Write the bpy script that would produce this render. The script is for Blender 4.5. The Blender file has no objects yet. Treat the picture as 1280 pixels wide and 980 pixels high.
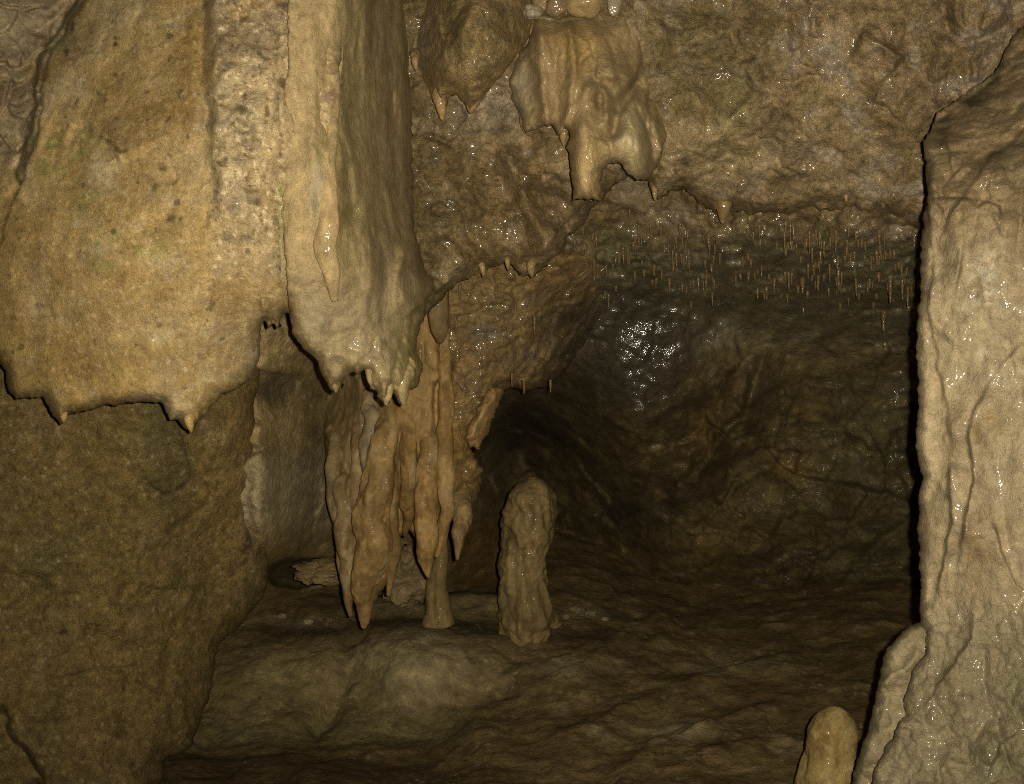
import bpy, math, random
import numpy as np

random.seed(7)
RNG = np.random.default_rng(11)
F = 1280.0            # focal length of the camera in photo pixels
CX, CY, CAMZ = 640.0, 490.0, 1.0
scene = bpy.context.scene
COL = scene.collection
f32 = np.float32

# ------------------------------------------------------------------ noise
_perm = np.random.default_rng(5).permutation(256).astype(np.int32)
_perm = np.concatenate([_perm, _perm, _perm])
_g = np.array([[1,1,0],[-1,1,0],[1,-1,0],[-1,-1,0],[1,0,1],[-1,0,1],[1,0,-1],[-1,0,-1],
               [0,1,1],[0,-1,1],[0,1,-1],[0,-1,-1],[1,1,0],[-1,1,0],[0,-1,1],[0,-1,-1]], dtype=f32)

def perlin(x, y, z, s=0):
    x = np.asarray(x, f32) + f32(s*17.13); y = np.asarray(y, f32) + f32(s*9.71); z = np.asarray(z, f32) + f32(s*5.37)
    xi = np.floor(x); yi = np.floor(y); zi = np.floor(z)
    xf = x-xi; yf = y-yi; zf = z-zi
    xi = xi.astype(np.int32) & 255; yi = yi.astype(np.int32) & 255; zi = zi.astype(np.int32) & 255
    u = xf*xf*xf*(xf*(xf*6-15)+10); v = yf*yf*yf*(yf*(yf*6-15)+10); w = zf*zf*zf*(zf*(zf*6-15)+10)
    def gr(i, j, k, a, b, c):
        h = _perm[_perm[_perm[xi+i]+yi+j]+zi+k] & 15
        g = _g[h]
        return g[..., 0]*a + g[..., 1]*b + g[..., 2]*c
    n000 = gr(0,0,0,xf,yf,zf); n100 = gr(1,0,0,xf-1,yf,zf)
    n010 = gr(0,1,0,xf,yf-1,zf); n110 = gr(1,1,0,xf-1,yf-1,zf)
    n001 = gr(0,0,1,xf,yf,zf-1); n101 = gr(1,0,1,xf-1,yf,zf-1)
    n011 = gr(0,1,1,xf,yf-1,zf-1); n111 = gr(1,1,1,xf-1,yf-1,zf-1)
    a = n000+u*(n100-n000); b = n010+u*(n110-n010); c = n001+u*(n101-n001); d = n011+u*(n111-n011)
    e = a+v*(b-a); g = c+v*(d-c)
    return e+w*(g-e)

def fbm(P, sc, oc=4, s=0, gain=0.5, ridged=False, ax=(1,1,1)):
    x, y, z = P[0]*sc*ax[0], P[1]*sc*ax[1], P[2]*sc*ax[2]
    out = 0; a = 1.0; tot = 0
    for o in range(oc):
        k = 2.03**o
        n = perlin(x*k, y*k, z*k, s+o*3)
        if ridged: n = 1-2*np.abs(n)
        out = out + a*n; tot += a; a *= gain
    return out/tot

def _h(i, j, k, s):
    return _perm[_perm[_perm[(i+s) & 255]+(j & 255)]+(k & 255)]

def facet(P, sc, s=0, warp=.35, ax=(1,1,1), crack=.12, fade=.14):
    """broken rock: every cell of a cell pattern carries a plane with a tilt of its own, creased at the cell borders"""
    x = np.asarray(P[0], f32)*f32(sc*ax[0]); y = np.asarray(P[1], f32)*f32(sc*ax[1]); z = np.asarray(P[2], f32)*f32(sc*ax[2])
    wx = perlin(x*1.3, y*1.3, z*1.3, s+1); wy = perlin(x*1.3, y*1.3, z*1.3, s+2); wz = perlin(x*1.3, y*1.3, z*1.3, s+3)
    x = x+warp*wx; y = y+warp*wy; z = z+warp*wz
    xi = np.floor(x).astype(np.int32); yi = np.floor(y).astype(np.int32); zi = np.floor(z).astype(np.int32)
    f1 = np.full(x.shape, 9, f32); f2 = np.full(x.shape, 9, f32); val = np.zeros(x.shape, f32)
    for a in (-1, 0, 1):
        for b in (-1, 0, 1):
            for c in (-1, 0, 1):
                i = xi+a; j = yi+b; k = zi+c
                h1 = _h(i, j, k, s); h2 = _h(j, k, i, s+57); h3 = _h(k, i, j, s+113)
                dx = x-(i+h1/f32(255)); dy = y-(j+h2/f32(255)); dz = z-(k+h3/f32(255))
                d = dx*dx+dy*dy+dz*dz
                near = d < f1
                f2 = np.where(near, f1, np.minimum(f2, d))
                t = (h2/f32(127)-1)*dx+(h3/f32(127)-1)*dy+(h1/f32(127)-1)*dz+(h3/f32(255)-.5)*.5
                val = np.where(near, t, val); f1 = np.where(near, d, f1)
    e = np.sqrt(f2)-np.sqrt(f1)
    return val*np.clip(e/fade, 0, 1)+crack*np.clip(1-e/.10, 0, 1), e

def lumps(P, sc, s=0, warp=.3, ax=(1,1,1)):
    """rounded knobs side by side, creased between (0 in the crease, about 1 on a knob)"""
    x = np.asarray(P[0], f32)*f32(sc*ax[0]); y = np.asarray(P[1], f32)*f32(sc*ax[1]); z = np.asarray(P[2], f32)*f32(sc*ax[2])
    wx = perlin(x*1.3, y*1.3, z*1.3, s+1); wz = perlin(x*1.3, y*1.3, z*1.3, s+3)
    x = x+warp*wx; z = z+warp*wz
    xi = np.floor(x).astype(np.int32); yi = np.floor(y).astype(np.int32); zi = np.floor(z).astype(np.int32)
    f1 = np.full(x.shape, 9, f32)
    for a in (-1, 0, 1):
        for b in (-1, 0, 1):
            for c in (-1, 0, 1):
                i = xi+a; j = yi+b; k = zi+c
                dx = x-(i+_h(i, j, k, s)/f32(255)); dy = y-(j+_h(j, k, i, s+57)/f32(255)); dz = z-(k+_h(k, i, j, s+113)/f32(255))
                f1 = np.minimum(f1, dx*dx+dy*dy+dz*dz)
    return 1-np.minimum(f1, 1.2)

def sst(a, b, x):
    t = np.clip((x-a)/(b-a), 0, 1)
    return t*t*(3-2*t)

# ------------------------------------------------------------------ picture plane -> world
def W(px, py, Y):
    return np.stack([(px-CX)/F*Y, Y + 0*px, CAMZ-(py-CY)/F*Y], -1)

def at(px, py, Y):
    return ((px-CX)/F*Y, Y, CAMZ-(py-CY)/F*Y)

def tps(ctrl):
    c = np.array(ctrl, float); p = c[:, :2]/400.0; v = np.log(c[:, 2]); n = len(c)
    def U(r2): return 0.5*r2*np.log(r2+1e-9)
    d2 = ((p[:, None]-p[None])**2).sum(-1)
    A = np.zeros((n+3, n+3)); A[:n, :n] = U(d2)+np.eye(n)*0.004
    A[:n, n] = 1; A[:n, n+1:] = p; A[n, :n] = 1; A[n+1:, :n] = p.T
    w = np.linalg.solve(A, np.concatenate([v, np.zeros(3)]))
    def f(px, py):
        x = np.asarray(px)/400.0; y = np.asarray(py)/400.0
        o = w[n] + w[n+1]*x + w[n+2]*y
        for i in range(n):
            o = o + w[i]*U((x-p[i, 0])**2+(y-p[i, 1])**2)
        return np.exp(np.clip(o, math.log(0.9), math.log(7.5)))
    return f

def line_dist(px, py, pts):
    """distance to a polyline, side (+ on its left hand looking along it, picture y down) and position along it"""
    best = np.full(px.shape, 1e9); side = np.zeros(px.shape); tt = np.zeros(px.shape)
    n = len(pts)-1
    for i in range(n):
        ax_, ay_ = pts[i]; bx_, by_ = pts[i+1]
        dx, dy = bx_-ax_, by_-ay_; L2 = dx*dx+dy*dy+1e-9
        t = np.clip(((px-ax_)*dx+(py-ay_)*dy)/L2, 0, 1)
        ex = px-(ax_+t*dx); ey = py-(ay_+t*dy)
        d = np.hypot(ex, ey); m = d < best
        best = np.where(m, d, best)
        side = np.where(m, np.sign(dx*ey-dy*ex), side)
        tt = np.where(m, (i+t)/n, tt)
    return best, side, tt

def poly_sd(px, py, poly):
    best = np.full(px.shape, 1e9); ins = np.zeros(px.shape, bool)
    n = len(poly)
    for i in range(n):
        ax_, ay_ = poly[i]; bx_, by_ = poly[(i+1) % n]
        dx, dy = bx_-ax_, by_-ay_; L2 = dx*dx+dy*dy+1e-9
        t = np.clip(((px-ax_)*dx+(py-ay_)*dy)/L2, 0, 1)
        best = np.minimum(best, (px-(ax_+t*dx))**2+(py-(ay_+t*dy))**2)
        c = (ay_ > py) != (by_ > py)
        if abs(dy) > 1e-9:
            ins ^= c & (px < (py-ay_)*dx/dy+ax_)
    d = np.sqrt(best)
    return np.where(ins, d, -d)

def blob(px, py, x, y, rx, ry, p=1.0):
    return np.exp(-(((px-x)/rx)**2+((py-y)/ry)**2)**p)

def stroke(px, py, pts, w):
    d, s, t = line_dist(px, py, pts)
    return np.exp(-(d/w)**2)

def fold(px, py, pts, w_left, w_right):
    """ridge along a line, with a width of its own on each side"""
    d, s, t = line_dist(px, py, pts)
    w = np.where(s > 0, w_left, w_right)
    fade = sst(0, .12, t)*sst(0, .12, 1-t)*.9+.1
    return np.exp(-(d/w)**1.5)*fade

def mixc(c, col, m):
    m = np.clip(m, 0, 1)[..., None]
    return c*(1-m)+np.array(col, f32)*m

# ------------------------------------------------------------------ materials
def rock_mat(name, bump_sc=110, bump=0.5, dist=0.006, rough=0.85, wet_rough=0.34, vary=0.35, fine=420,
             grain=0.3, streak=False, spec=0.6, pits=0.0, drop_sc=85, drop_h=.003, coat_ior=1.9):
    m = bpy.data.materials.new(name); m.use_nodes = True
    nt = m.node_tree; N = nt.nodes; L = nt.links
    b = N['Principled BSDF']
    geo = N.new('ShaderNodeNewGeometry')
    mp = N.new('ShaderNodeMapping'); L.new(geo.outputs['Position'], mp.inputs['Vector'])
    if streak: mp.inputs['Scale'].default_value = (1, 1, .4)
    ac = N.new('ShaderNodeVertexColor'); ac.layer_name = 'Col'
    aw = N.new('ShaderNodeAttribute'); aw.attribute_name = 'Wet'
    n1 = N.new('ShaderNodeTexNoise'); n1.inputs['Scale'].default_value = bump_sc*.55; n1.inputs['Detail'].default_value = 7
    n1.inputs['Roughness'].default_value = .74
    n2 = N.new('ShaderNodeTexNoise'); n2.inputs['Scale'].default_value = fine; n2.inputs['Detail'].default_value = 3
    n3 = N.new('ShaderNodeTexNoise'); n3.inputs['Scale'].default_value = bump_sc; n3.inputs['Detail'].default_value = 5
    n3.inputs['Roughness'].default_value = .68
    L.new(mp.outputs[0], n1.inputs['Vector']); L.new(geo.outputs['Position'], n2.inputs['Vector']); L.new(mp.outputs[0], n3.inputs['Vector'])
    r1 = N.new('ShaderNodeMapRange'); r1.inputs[1].default_value = .28; r1.inputs[2].default_value = .72
    r1.inputs[3].default_value = 1-vary; r1.inputs[4].default_value = 1+vary
    L.new(n1.outputs['Fac'], r1.inputs[0])
    r2 = N.new('ShaderNodeMapRange'); r2.inputs[1].default_value = .3; r2.inputs[2].default_value = .7
    r2.inputs[3].default_value = 1-grain; r2.inputs[4].default_value = 1+grain
    L.new(n2.outputs['Fac'], r2.inputs[0])
    mu = N.new('ShaderNodeMath'); mu.operation = 'MULTIPLY'; L.new(r1.outputs[0], mu.inputs[0]); L.new(r2.outputs[0], mu.inputs[1])
    vm = N.new('ShaderNodeVectorMath'); vm.operation = 'SCALE'
    L.new(ac.outputs['Color'], vm.inputs[0]); L.new(mu.outputs[0], vm.inputs['Scale'])
    base = vm.outputs[0]
    if pits > 0:                                  # small dark holes and stains in the stone
        vo = N.new('ShaderNodeTexNoise'); vo.inputs['Scale'].default_value = 38; vo.inputs['Detail'].default_value = 2
        L.new(geo.outputs['Position'], vo.inputs['Vector'])
        rp = N.new('ShaderNodeMapRange'); rp.inputs[1].default_value = .66; rp.inputs[2].default_value = .72
        rp.inputs[3].default_value = 1; rp.inputs[4].default_value = 1-pits
        L.new(vo.outputs['Fac'], rp.inputs[0])
        v2 = N.new('ShaderNodeVectorMath'); v2.operation = 'SCALE'
        L.new(base, v2.inputs[0]); L.new(rp.outputs[0], v2.inputs['Scale']); base = v2.outputs[0]
    L.new(base, b.inputs['Base Color'])
    rr = N.new('ShaderNodeMapRange'); rr.inputs[3].default_value = rough; rr.inputs[4].default_value = wet_rough
    L.new(aw.outputs['Fac'], rr.inputs[0]); L.new(rr.outputs[0], b.inputs['Roughness'])
    sp = N.new('ShaderNodeMapRange'); sp.inputs[3].default_value = .12; sp.inputs[4].default_value = spec
    L.new(aw.outputs['Fac'], sp.inputs[0]); L.new(sp.outputs[0], b.inputs['Specular IOR Level'])
    bm = N.new('ShaderNodeBump'); bm.inputs['Strength'].default_value = bump; bm.inputs['Distance'].default_value = dist
    L.new(n3.outputs['Fac'], bm.inputs['Height'])
    bf = N.new('ShaderNodeBump'); bf.inputs['Strength'].default_value = .75; bf.inputs['Distance'].default_value = .0022
    L.new(n2.outputs['Fac'], bf.inputs['Height']); L.new(bm.outputs[0], bf.inputs['Normal'])
    L.new(bf.outputs[0], b.inputs['Normal'])
    # film of water: its own gentle ripples catch the flash in small points
    n4 = N.new('ShaderNodeTexNoise'); n4.inputs['Scale'].default_value = drop_sc; n4.inputs['Detail'].default_value = 1
    L.new(geo.outputs['Position'], n4.inputs['Vector'])
    bc = N.new('ShaderNodeBump'); bc.inputs['Strength'].default_value = 1; bc.inputs['Distance'].default_value = drop_h
    L.new(n4.outputs['Fac'], bc.inputs['Height']); L.new(bc.outputs[0], b.inputs['Coat Normal'])
    L.new(aw.outputs['Fac'], b.inputs['Coat Weight']); b.inputs['Coat Roughness'].default_value = .11
    b.inputs['Coat IOR'].default_value = coat_ior
    return m

M_TAN = rock_mat('pitted_tan_flowstone', bump_sc=130, bump=.45, dist=.005, vary=.36, grain=.34, pits=.45)
M_STREAK = rock_mat('streaked_flowstone', bump_sc=80, bump=.4, dist=.006, vary=.3, streak=True)
M_ROCK = rock_mat('wet_brown_rock', bump_sc=95, bump=.85, dist=.009, vary=.58, grain=.5)
M_DARK = rock_mat('dark_wet_rock', drop_sc=260, drop_h=.0024, coat_ior=2.3, bump_sc=60, bump=.8, dist=.014, vary=.42, grain=.4)
M_CALC = rock_mat('cream_calcite', bump_sc=120, bump=.65, dist=.006, vary=.26, grain=.25, rough=.78, wet_rough=.45)
M_MUD = rock_mat('cave_mud', bump_sc=55, bump=.75, dist=.012, vary=.4, grain=.35)
M_AMBER = rock_mat('amber_dripstone', bump_sc=80, bump=.45, dist=.006, vary=.3, grain=.2, streak=True, rough=.7)

# ------------------------------------------------------------------ mesh building
def link_mesh(name, V, Q, col, wet, mat, parent=None, origin=None):
    V = np.asarray(V, np.float64)
    if origin is None: origin = np.zeros(3)
    origin = np.asarray(origin, float)
    me = bpy.data.meshes.new(name)
    Vl = V-origin
    me.vertices.add(len(Vl)); me.vertices.foreach_set('co', Vl.astype(f32).ravel())
    Q = np.asarray(Q, np.int32); k = Q.shape[1]
    me.loops.add(Q.size); me.loops.foreach_set('vertex_index', Q.ravel())
    me.polygons.add(len(Q)); me.polygons.foreach_set('loop_start', np.arange(len(Q), dtype=np.int32)*k)
    me.update(calc_edges=True); me.validate()
    me.polygons.foreach_set('use_smooth', np.ones(len(me.polygons), bool))
    ca = me.color_attributes.new('Col', 'FLOAT_COLOR', 'POINT')
    c4 = np.ones((len(Vl), 4), f32); c4[:, :3] = col; ca.data.foreach_set('color', c4.ravel())
    wa = me.attributes.new('Wet', 'FLOAT', 'POINT')
    w = np.zeros(len(Vl), f32); w[:] = np.clip(wet, 0, 1); wa.data.foreach_set('value', w)
    me.materials.append(mat)
    o = bpy.data.objects.new(name, me); COL.objects.link(o)
    o.location = origin
    if parent is not None:
        o.parent = parent
        bpy.context.view_layer.update()
        o.location = origin-np.array(parent.location)
    return o

def tag(o, label=None, cat=None, group=None, kind=None):
    if label: o['label'] = label
    if cat: o['category'] = cat
    if group: o['group'] = group
    if kind: o['kind'] = kind
    return o

def empty(name, loc):
    o = bpy.data.objects.new(name, None); COL.objects.link(o); o.location = loc
    o.empty_display_size = .05
    return o

def axis(lo, hi, step, flo, fhi):
    """even steps inside the frame, growing steps beyond it"""
    a = list(np.arange(max(lo, flo), min(hi, fhi)+step, step))
    s = step; x = a[0]; pre = []
    while x > lo: s = min(s*1.12, 14); x -= s; pre.append(x)
    s = step; x = a[-1]; post = []
    while x < hi: s = min(s*1.12, 14); x += s; post.append(x)
    return np.array(pre[::-1]+a+post)

def sheet(name, mat, poly, ctrl, shape=None, color=None, R=30, bulge=.12, jag=4.0, jag_sc=26, step=2.0,
          thick=.3, shrink=.85, parent=None, want=False, R_map=None, B_map=None, warp=6.0):
    """a body of rock seen from the cave's middle: outline, front depth, rounded rim, and a return that runs back behind it"""
    P = np.array(poly, float)
    xs = axis(P[:, 0].min()-8, P[:, 0].max()+8, step, -16, 1296)
    ys = axis(P[:, 1].min()-8, P[:, 1].max()+8, step, -16, 996)
    PX, PY = np.meshgrid(xs, ys)
    z0 = np.zeros_like(PX)+hash(name) % 1 + P[:, 0].mean()*.01
    jx = jag*(perlin(PX/jag_sc, PY/jag_sc, z0, 1)+.5*perlin(PX/(jag_sc*.35), PY/(jag_sc*.35), z0, 2)+.25*perlin(PX/(jag_sc*.15), PY/(jag_sc*.15), z0, 7))*2
    jy = jag*(perlin(PX/jag_sc, PY/jag_sc, z0, 3)+.5*perlin(PX/(jag_sc*.35), PY/(jag_sc*.35), z0, 4)+.25*perlin(PX/(jag_sc*.15), PY/(jag_sc*.15), z0, 8))*2
    sd = poly_sd(PX+jx, PY+jy, poly)
    gy, gx = np.gradient(sd, ys, xs)
    ins = sd > 0
    cell = ins[:-1, :-1] | ins[1:, :-1] | ins[:-1, 1:] | ins[1:, 1:]
    used = np.zeros_like(ins)
    used[:-1, :-1] |= cell; used[1:, :-1] |= cell; used[:-1, 1:] |= cell; used[1:, 1:] |= cell
    out = used & ~ins
    g2 = np.maximum(gx*gx+gy*gy, .25)
    mvx = np.where(out, -sd*gx/g2, 0); mvy = np.where(out, -sd*gy/g2, 0)
    ml = np.hypot(mvx, mvy); lim = np.minimum(1, 3.5*step/np.maximum(ml, 1e-6))
    PXm = PX+mvx*lim; PYm = PY+mvy*lim
    idx = np.full(PX.shape, -1, np.int64); idx[used] = np.arange(used.sum())
    px = PXm[used]; py = PYm[used]; d = np.maximum(sd[used], 0)
    Yb = tps(ctrl)(px, py)
    RR = R if R_map is None else R_map(px, py)
    t = np.clip(d/RR, 0, 1)
    BB = bulge if B_map is None else B_map(px, py)
    rim = BB*(1-np.sqrt(np.maximum(0, 1-(1-t)**2)))
    Pw = [np.asarray(a, f32) for a in ((px-CX)/F*Yb, Yb, CAMZ-(py-CY)/F*Yb)]
    wx = px+warp*(perlin(px/24, py/24, px*0, 31)+.3*perlin(px/9, py/9, px*0, 32))
    wy = py+warp*(perlin(px/24, py/24, px*0, 33)+.3*perlin(px/9, py/9, px*0, 34))
    dY = shape(wx, wy, Pw, d) if shape else 0
    Y = Yb+rim+dY
    V = W(px, py, Y)
    col, wet = color(wx, wy, Pw, d)
    i00 = idx[:-1, :-1][cell]; i10 = idx[:-1, 1:][cell]; i11 = idx[1:, 1:][cell]; i01 = idx[1:, :-1][cell]
    Q = np.stack([i00, i01, i11, i10], 1)
    if thick > 0:
        nv = len(V)
        e = np.concatenate([Q[:, [0, 1]], Q[:, [1, 2]], Q[:, [2, 3]], Q[:, [3, 0]]])
        key = np.sort(e, 1); kk = key[:, 0]*(nv+1)+key[:, 1]
        u, inv, cnt = np.unique(kk, return_inverse=True, return_counts=True)
        be = e[cnt[inv] == 1]
        bv = np.unique(be)
        mp = np.full(nv, -1, np.int64); mp[bv] = nv+np.arange(len(bv))
        cx, cy = px.mean(), py.mean()
        # run back along the inside of the outline
        gxx = gx[used][bv]; gyy = gy[used][bv]; gl = np.maximum(np.hypot(gxx, gyy), .3)
        ins_px = 4+thick*8
        bx = px[bv]+gxx/gl*ins_px; by = py[bv]+gyy/gl*ins_px
        V = np.concatenate([V, W(bx, by, Y[bv]+thick)])
        col = np.concatenate([col, col[bv]*.8]); wet = np.concatenate([wet, wet[bv]*0])
        Q = np.concatenate([Q, np.stack([be[:, 1], be[:, 0], mp[be[:, 0]], mp[be[:, 1]]], 1)])
    o = link_mesh(name, V, Q, col, wet, mat, parent, origin=V.mean(0))
    if want:
        YG = np.full(PX.shape, np.nan); YG[used] = Y
        return o, (xs, ys, YG)
    return o

def sample(grid, px, py):
    xs, ys, YG = grid
    i = int(np.clip(np.searchsorted(xs, px), 0, len(xs)-1)); j = int(np.clip(np.searchsorted(ys, py), 0, len(ys)-1))
    return float(YG[j, i])

def tube(name, mat, pts, radii, col, seg=40, ring=.006, lump=.12, lump_sc=14, flat=1.0, parent=None, wet=.1,
         origin='first', tip=True, ripple=0.0, colfn=None, seed=0, dome=0.0, wob=.35):
    """a dripstone: rings along a bent axis, radii in photo pixels at each axis point, lumps from noise"""
    C = np.array([at(*p) for p in pts]); r = np.array([q*p[2]/F for q, p in zip(radii, pts)])
    L = np.concatenate([[0], np.cumsum(np.linalg.norm(np.diff(C, axis=0), axis=1))])
    n = max(10, int(L[-1]/ring))
    s = np.linspace(0, L[-1], n)
    def smooth_interp(vals):
        v = np.interp(s, L, vals)
        k = max(1, n//14); pad = np.pad(v, k, mode='reflect', reflect_type='odd')
        ker = np.hanning(2*k+1)+1e-3; ker /= ker.sum()
        return np.convolve(pad, ker, 'valid')
    A = np.stack([smooth_interp(C[:, i]) for i in range(3)], 1)
    rr = np.maximum(smooth_interp(r), .0008)
    if dome:
        q = np.clip((s-(L[-1]-dome*r[-1]))/(dome*r[-1]), 0, 1); rr = rr*np.sqrt(np.maximum(1-q*q, .0004))
    if wob:
        q0 = s/ max(np.mean(r), .004)*.22+seed*7.7
        A[:, 0] += wob*rr*perlin(q0, q0*0+.5, q0*0+seed, 3)*1.6; A[:, 1] += wob*rr*perlin(q0, q0*0+4.5, q0*0+seed, 4)
    T = np.gradient(A, axis=0); T /= np.linalg.norm(T, axis=1, keepdims=True)
    ref = np.array([0, 1.0, 0])
    U = np.cross(T, ref); U /= np.linalg.norm(U, axis=1, keepdims=True)
    Vv = np.cross(T, U)
    th = np.linspace(0, 2*math.pi, seg, endpoint=False)
    D = U[:, None]*np.cos(th)[None, :, None]+Vv[:, None]*np.sin(th)[None, :, None]*flat
    base = A[:, None]+D*rr[:, None, None]
    Pn = [base[..., i].astype(f32) for i in range(3)]
    nz = lump*(fbm(Pn, lump_sc, 4, seed)+.0)+lump*.8*(fbm(Pn, lump_sc*.6, 2, seed+9, ridged=True, ax=(1, 1, .35))-.4)
    if ripple: nz = nz+ripple*np.sin(base[..., 2]*260+3*perlin(Pn[0]*20, Pn[1]*20, Pn[2]*20))
    V = A[:, None]+D*(rr[:, None]*(1+nz))[..., None]
    V = V.reshape(-1, 3)
    i = np.arange(n-1)[:, None]*seg; j = np.arange(seg)[None]; j2 = (j+1) % seg
    Q = np.stack([i+j, i+seg+j, i+seg+j2, i+j2], -1).reshape(-1, 4)
    nv = len(V)
    V = np.concatenate([V, [A[0]-T[0]*rr[0]*.4], [A[-1]+T[-1]*rr[-1]*.5]])
    cap = []
    for a in range(seg):
        b = (a+1) % seg
        cap.append([nv, a, b, b]); cap.append([nv+1, (n-1)*seg+b, (n-1)*seg+a, (n-1)*seg+a])
    Pn = [V[:, k].astype(f32) for k in range(3)]
    c = np.zeros((len(V), 3), f32)+np.array(col, f32)
    var = fbm(Pn, 22, 3, seed+4, ax=(1, 1, .4))
    c *= (1+.7*var)[:, None]*(1+.4*fbm(Pn, 60, 3, seed+5))[:, None]
    c = mixc(c, np.array(col)*np.array([.5, .45, .4]), sst(.05, .35, fbm(Pn, 30, 3, seed+6, ax=(1, 1, .25)))*.7)
    if colfn is not None:
        c = colfn(V, c)
    o_ = C[0] if origin == 'first' else C[-1]
    # triangles of the caps are added as their own faces
    return link_faces(name, V, Q, np.array(cap)[:, :3], c, wet, mat, parent, o_)

def link_faces(name, V, Q, T3, col, wet, mat, parent, origin):
    V = np.asarray(V); origin = np.asarray(origin, float)
    me = bpy.data.meshes.new(name)
    me.vertices.add(len(V)); me.vertices.foreach_set('co', (V-origin).astype(f32).ravel())
    loops = np.concatenate([Q.ravel(), T3.ravel()]).astype(np.int32)
    me.loops.add(len(loops)); me.loops.foreach_set('vertex_index', loops)
    st = np.concatenate([np.arange(len(Q))*4, len(Q)*4+np.arange(len(T3))*3]).astype(np.int32)
    me.polygons.add(len(st)); me.polygons.foreach_set('loop_start', st)
    me.update(calc_edges=True); me.validate()
    me.polygons.foreach_set('use_smooth', np.ones(len(me.polygons), bool))
    ca = me.color_attributes.new('Col', 'FLOAT_COLOR', 'POINT')
    c4 = np.ones((len(V), 4), f32); c4[:, :3] = np.clip(col, 0, 1); ca.data.foreach_set('color', c4.ravel())
    wa = me.attributes.new('Wet', 'FLOAT', 'POINT')
    w = np.zeros(len(V), f32); w[:] = wet; wa.data.foreach_set('value', w)
    me.materials.append(mat)
    o = bpy.data.objects.new(name, me); COL.objects.link(o); o.location = origin
    if parent is not None:
        o.parent = parent; o.location = origin-np.array(parent.location)
    return o

# ------------------------------------------------------------------ colours (albedo)
TAN = (.43, .28, .105); CREAM = (.50, .38, .20); GREY = (.28, .225, .15); GOLD = (.40, .235, .055)
BROWN = (.22, .145, .065); OLIVE = (.15, .112, .04); DKBROWN = (.10, .062, .026); RUST = (.26, .12, .03)
MOSS = (.20, .25, .06); AMBER = (.31, .175, .05); PALE = (.48, .40, .27); HOLLOW_DARK = (.05, .04, .025)

def basec(px, col):
    return np.zeros((len(px), 3), f32)+np.array(col, f32)

def wetspots(P, thr=.1, sc=22, s=30):
    return sst(thr, thr+.14, fbm(P, sc, 3, s))

# ------------------------------------------------------------------ setting: the chamber behind everything
shell_ctrl = [
    (-450,-250,3.2),(0,-250,3.2),(500,-250,3.0),(900,-250,2.9),(1250,-250,2.8),(1700,-250,2.8),
    (-450,200,3.2),(0,200,3.1),(250,200,3.0),(540,150,2.75),(800,150,2.75),(1000,150,2.6),(1150,150,2.55),(1400,150,2.6),
    (300,320,2.75),(450,320,2.9),(600,320,2.95),(700,270,2.85),(800,255,2.8),(900,275,2.75),(1000,265,2.62),(1100,265,2.52),(1180,265,2.55),
    (750,330,3.05),(900,340,3.0),(1000,340,2.9),(1120,340,2.8),(1300,340,2.9),
    (600,400,3.3),(700,400,3.45),(800,390,3.35),(900,395,3.5),(1000,400,3.45),(1100,400,3.35),(1300,420,3.4),
    (690,440,3.5),(740,450,3.45),(800,450,3.42),(860,450,3.45),(800,515,3.58),(740,510,3.75),(860,520,3.7),(920,460,3.6),(1000,460,3.75),(1100,470,3.65),(1300,480,3.9),
    (640,560,5.0),(700,580,4.8),(800,560,3.85),(900,580,4.05),(1000,570,4.0),(1100,580,3.8),(1300,580,4.0),(1700,500,3.6),
    (640,680,4.9),(760,690,4.8),(850,690,4.3),(950,670,4.1),(1050,660,3.95),(1150,660,3.8),(1400,680,3.6),
    (600,760,5.0),(760,790,5.3),(900,790,5.0),(1100,790,4.5),(1400,850,4.2),
    (340,415,2.72),(345,490,2.88),(335,590,2.9),(345,680,2.98),(390,500,3.15),(390,590,3.3),(380,670,3.4),(370,760,4.2),
    (450,410,3.2),(450,500,3.5),(450,600,3.7),(450,770,4.5),(550,500,3.7),(540,600,4.0),(520,700,4.3),(580,680,4.3),(610,700,4.7),
    (200,450,2.95),(200,650,3.2),(200,850,3.8),(0,500,3.2),(0,900,3.8),(-450,600,3.2),(-450,1100,3.8),(500,1100,5.5),(1000,1100,5.2),(1600,1150,4.6),
]
def left_(px, py):
    return sst(560, 420, px)*sst(380, 420, py)
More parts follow.
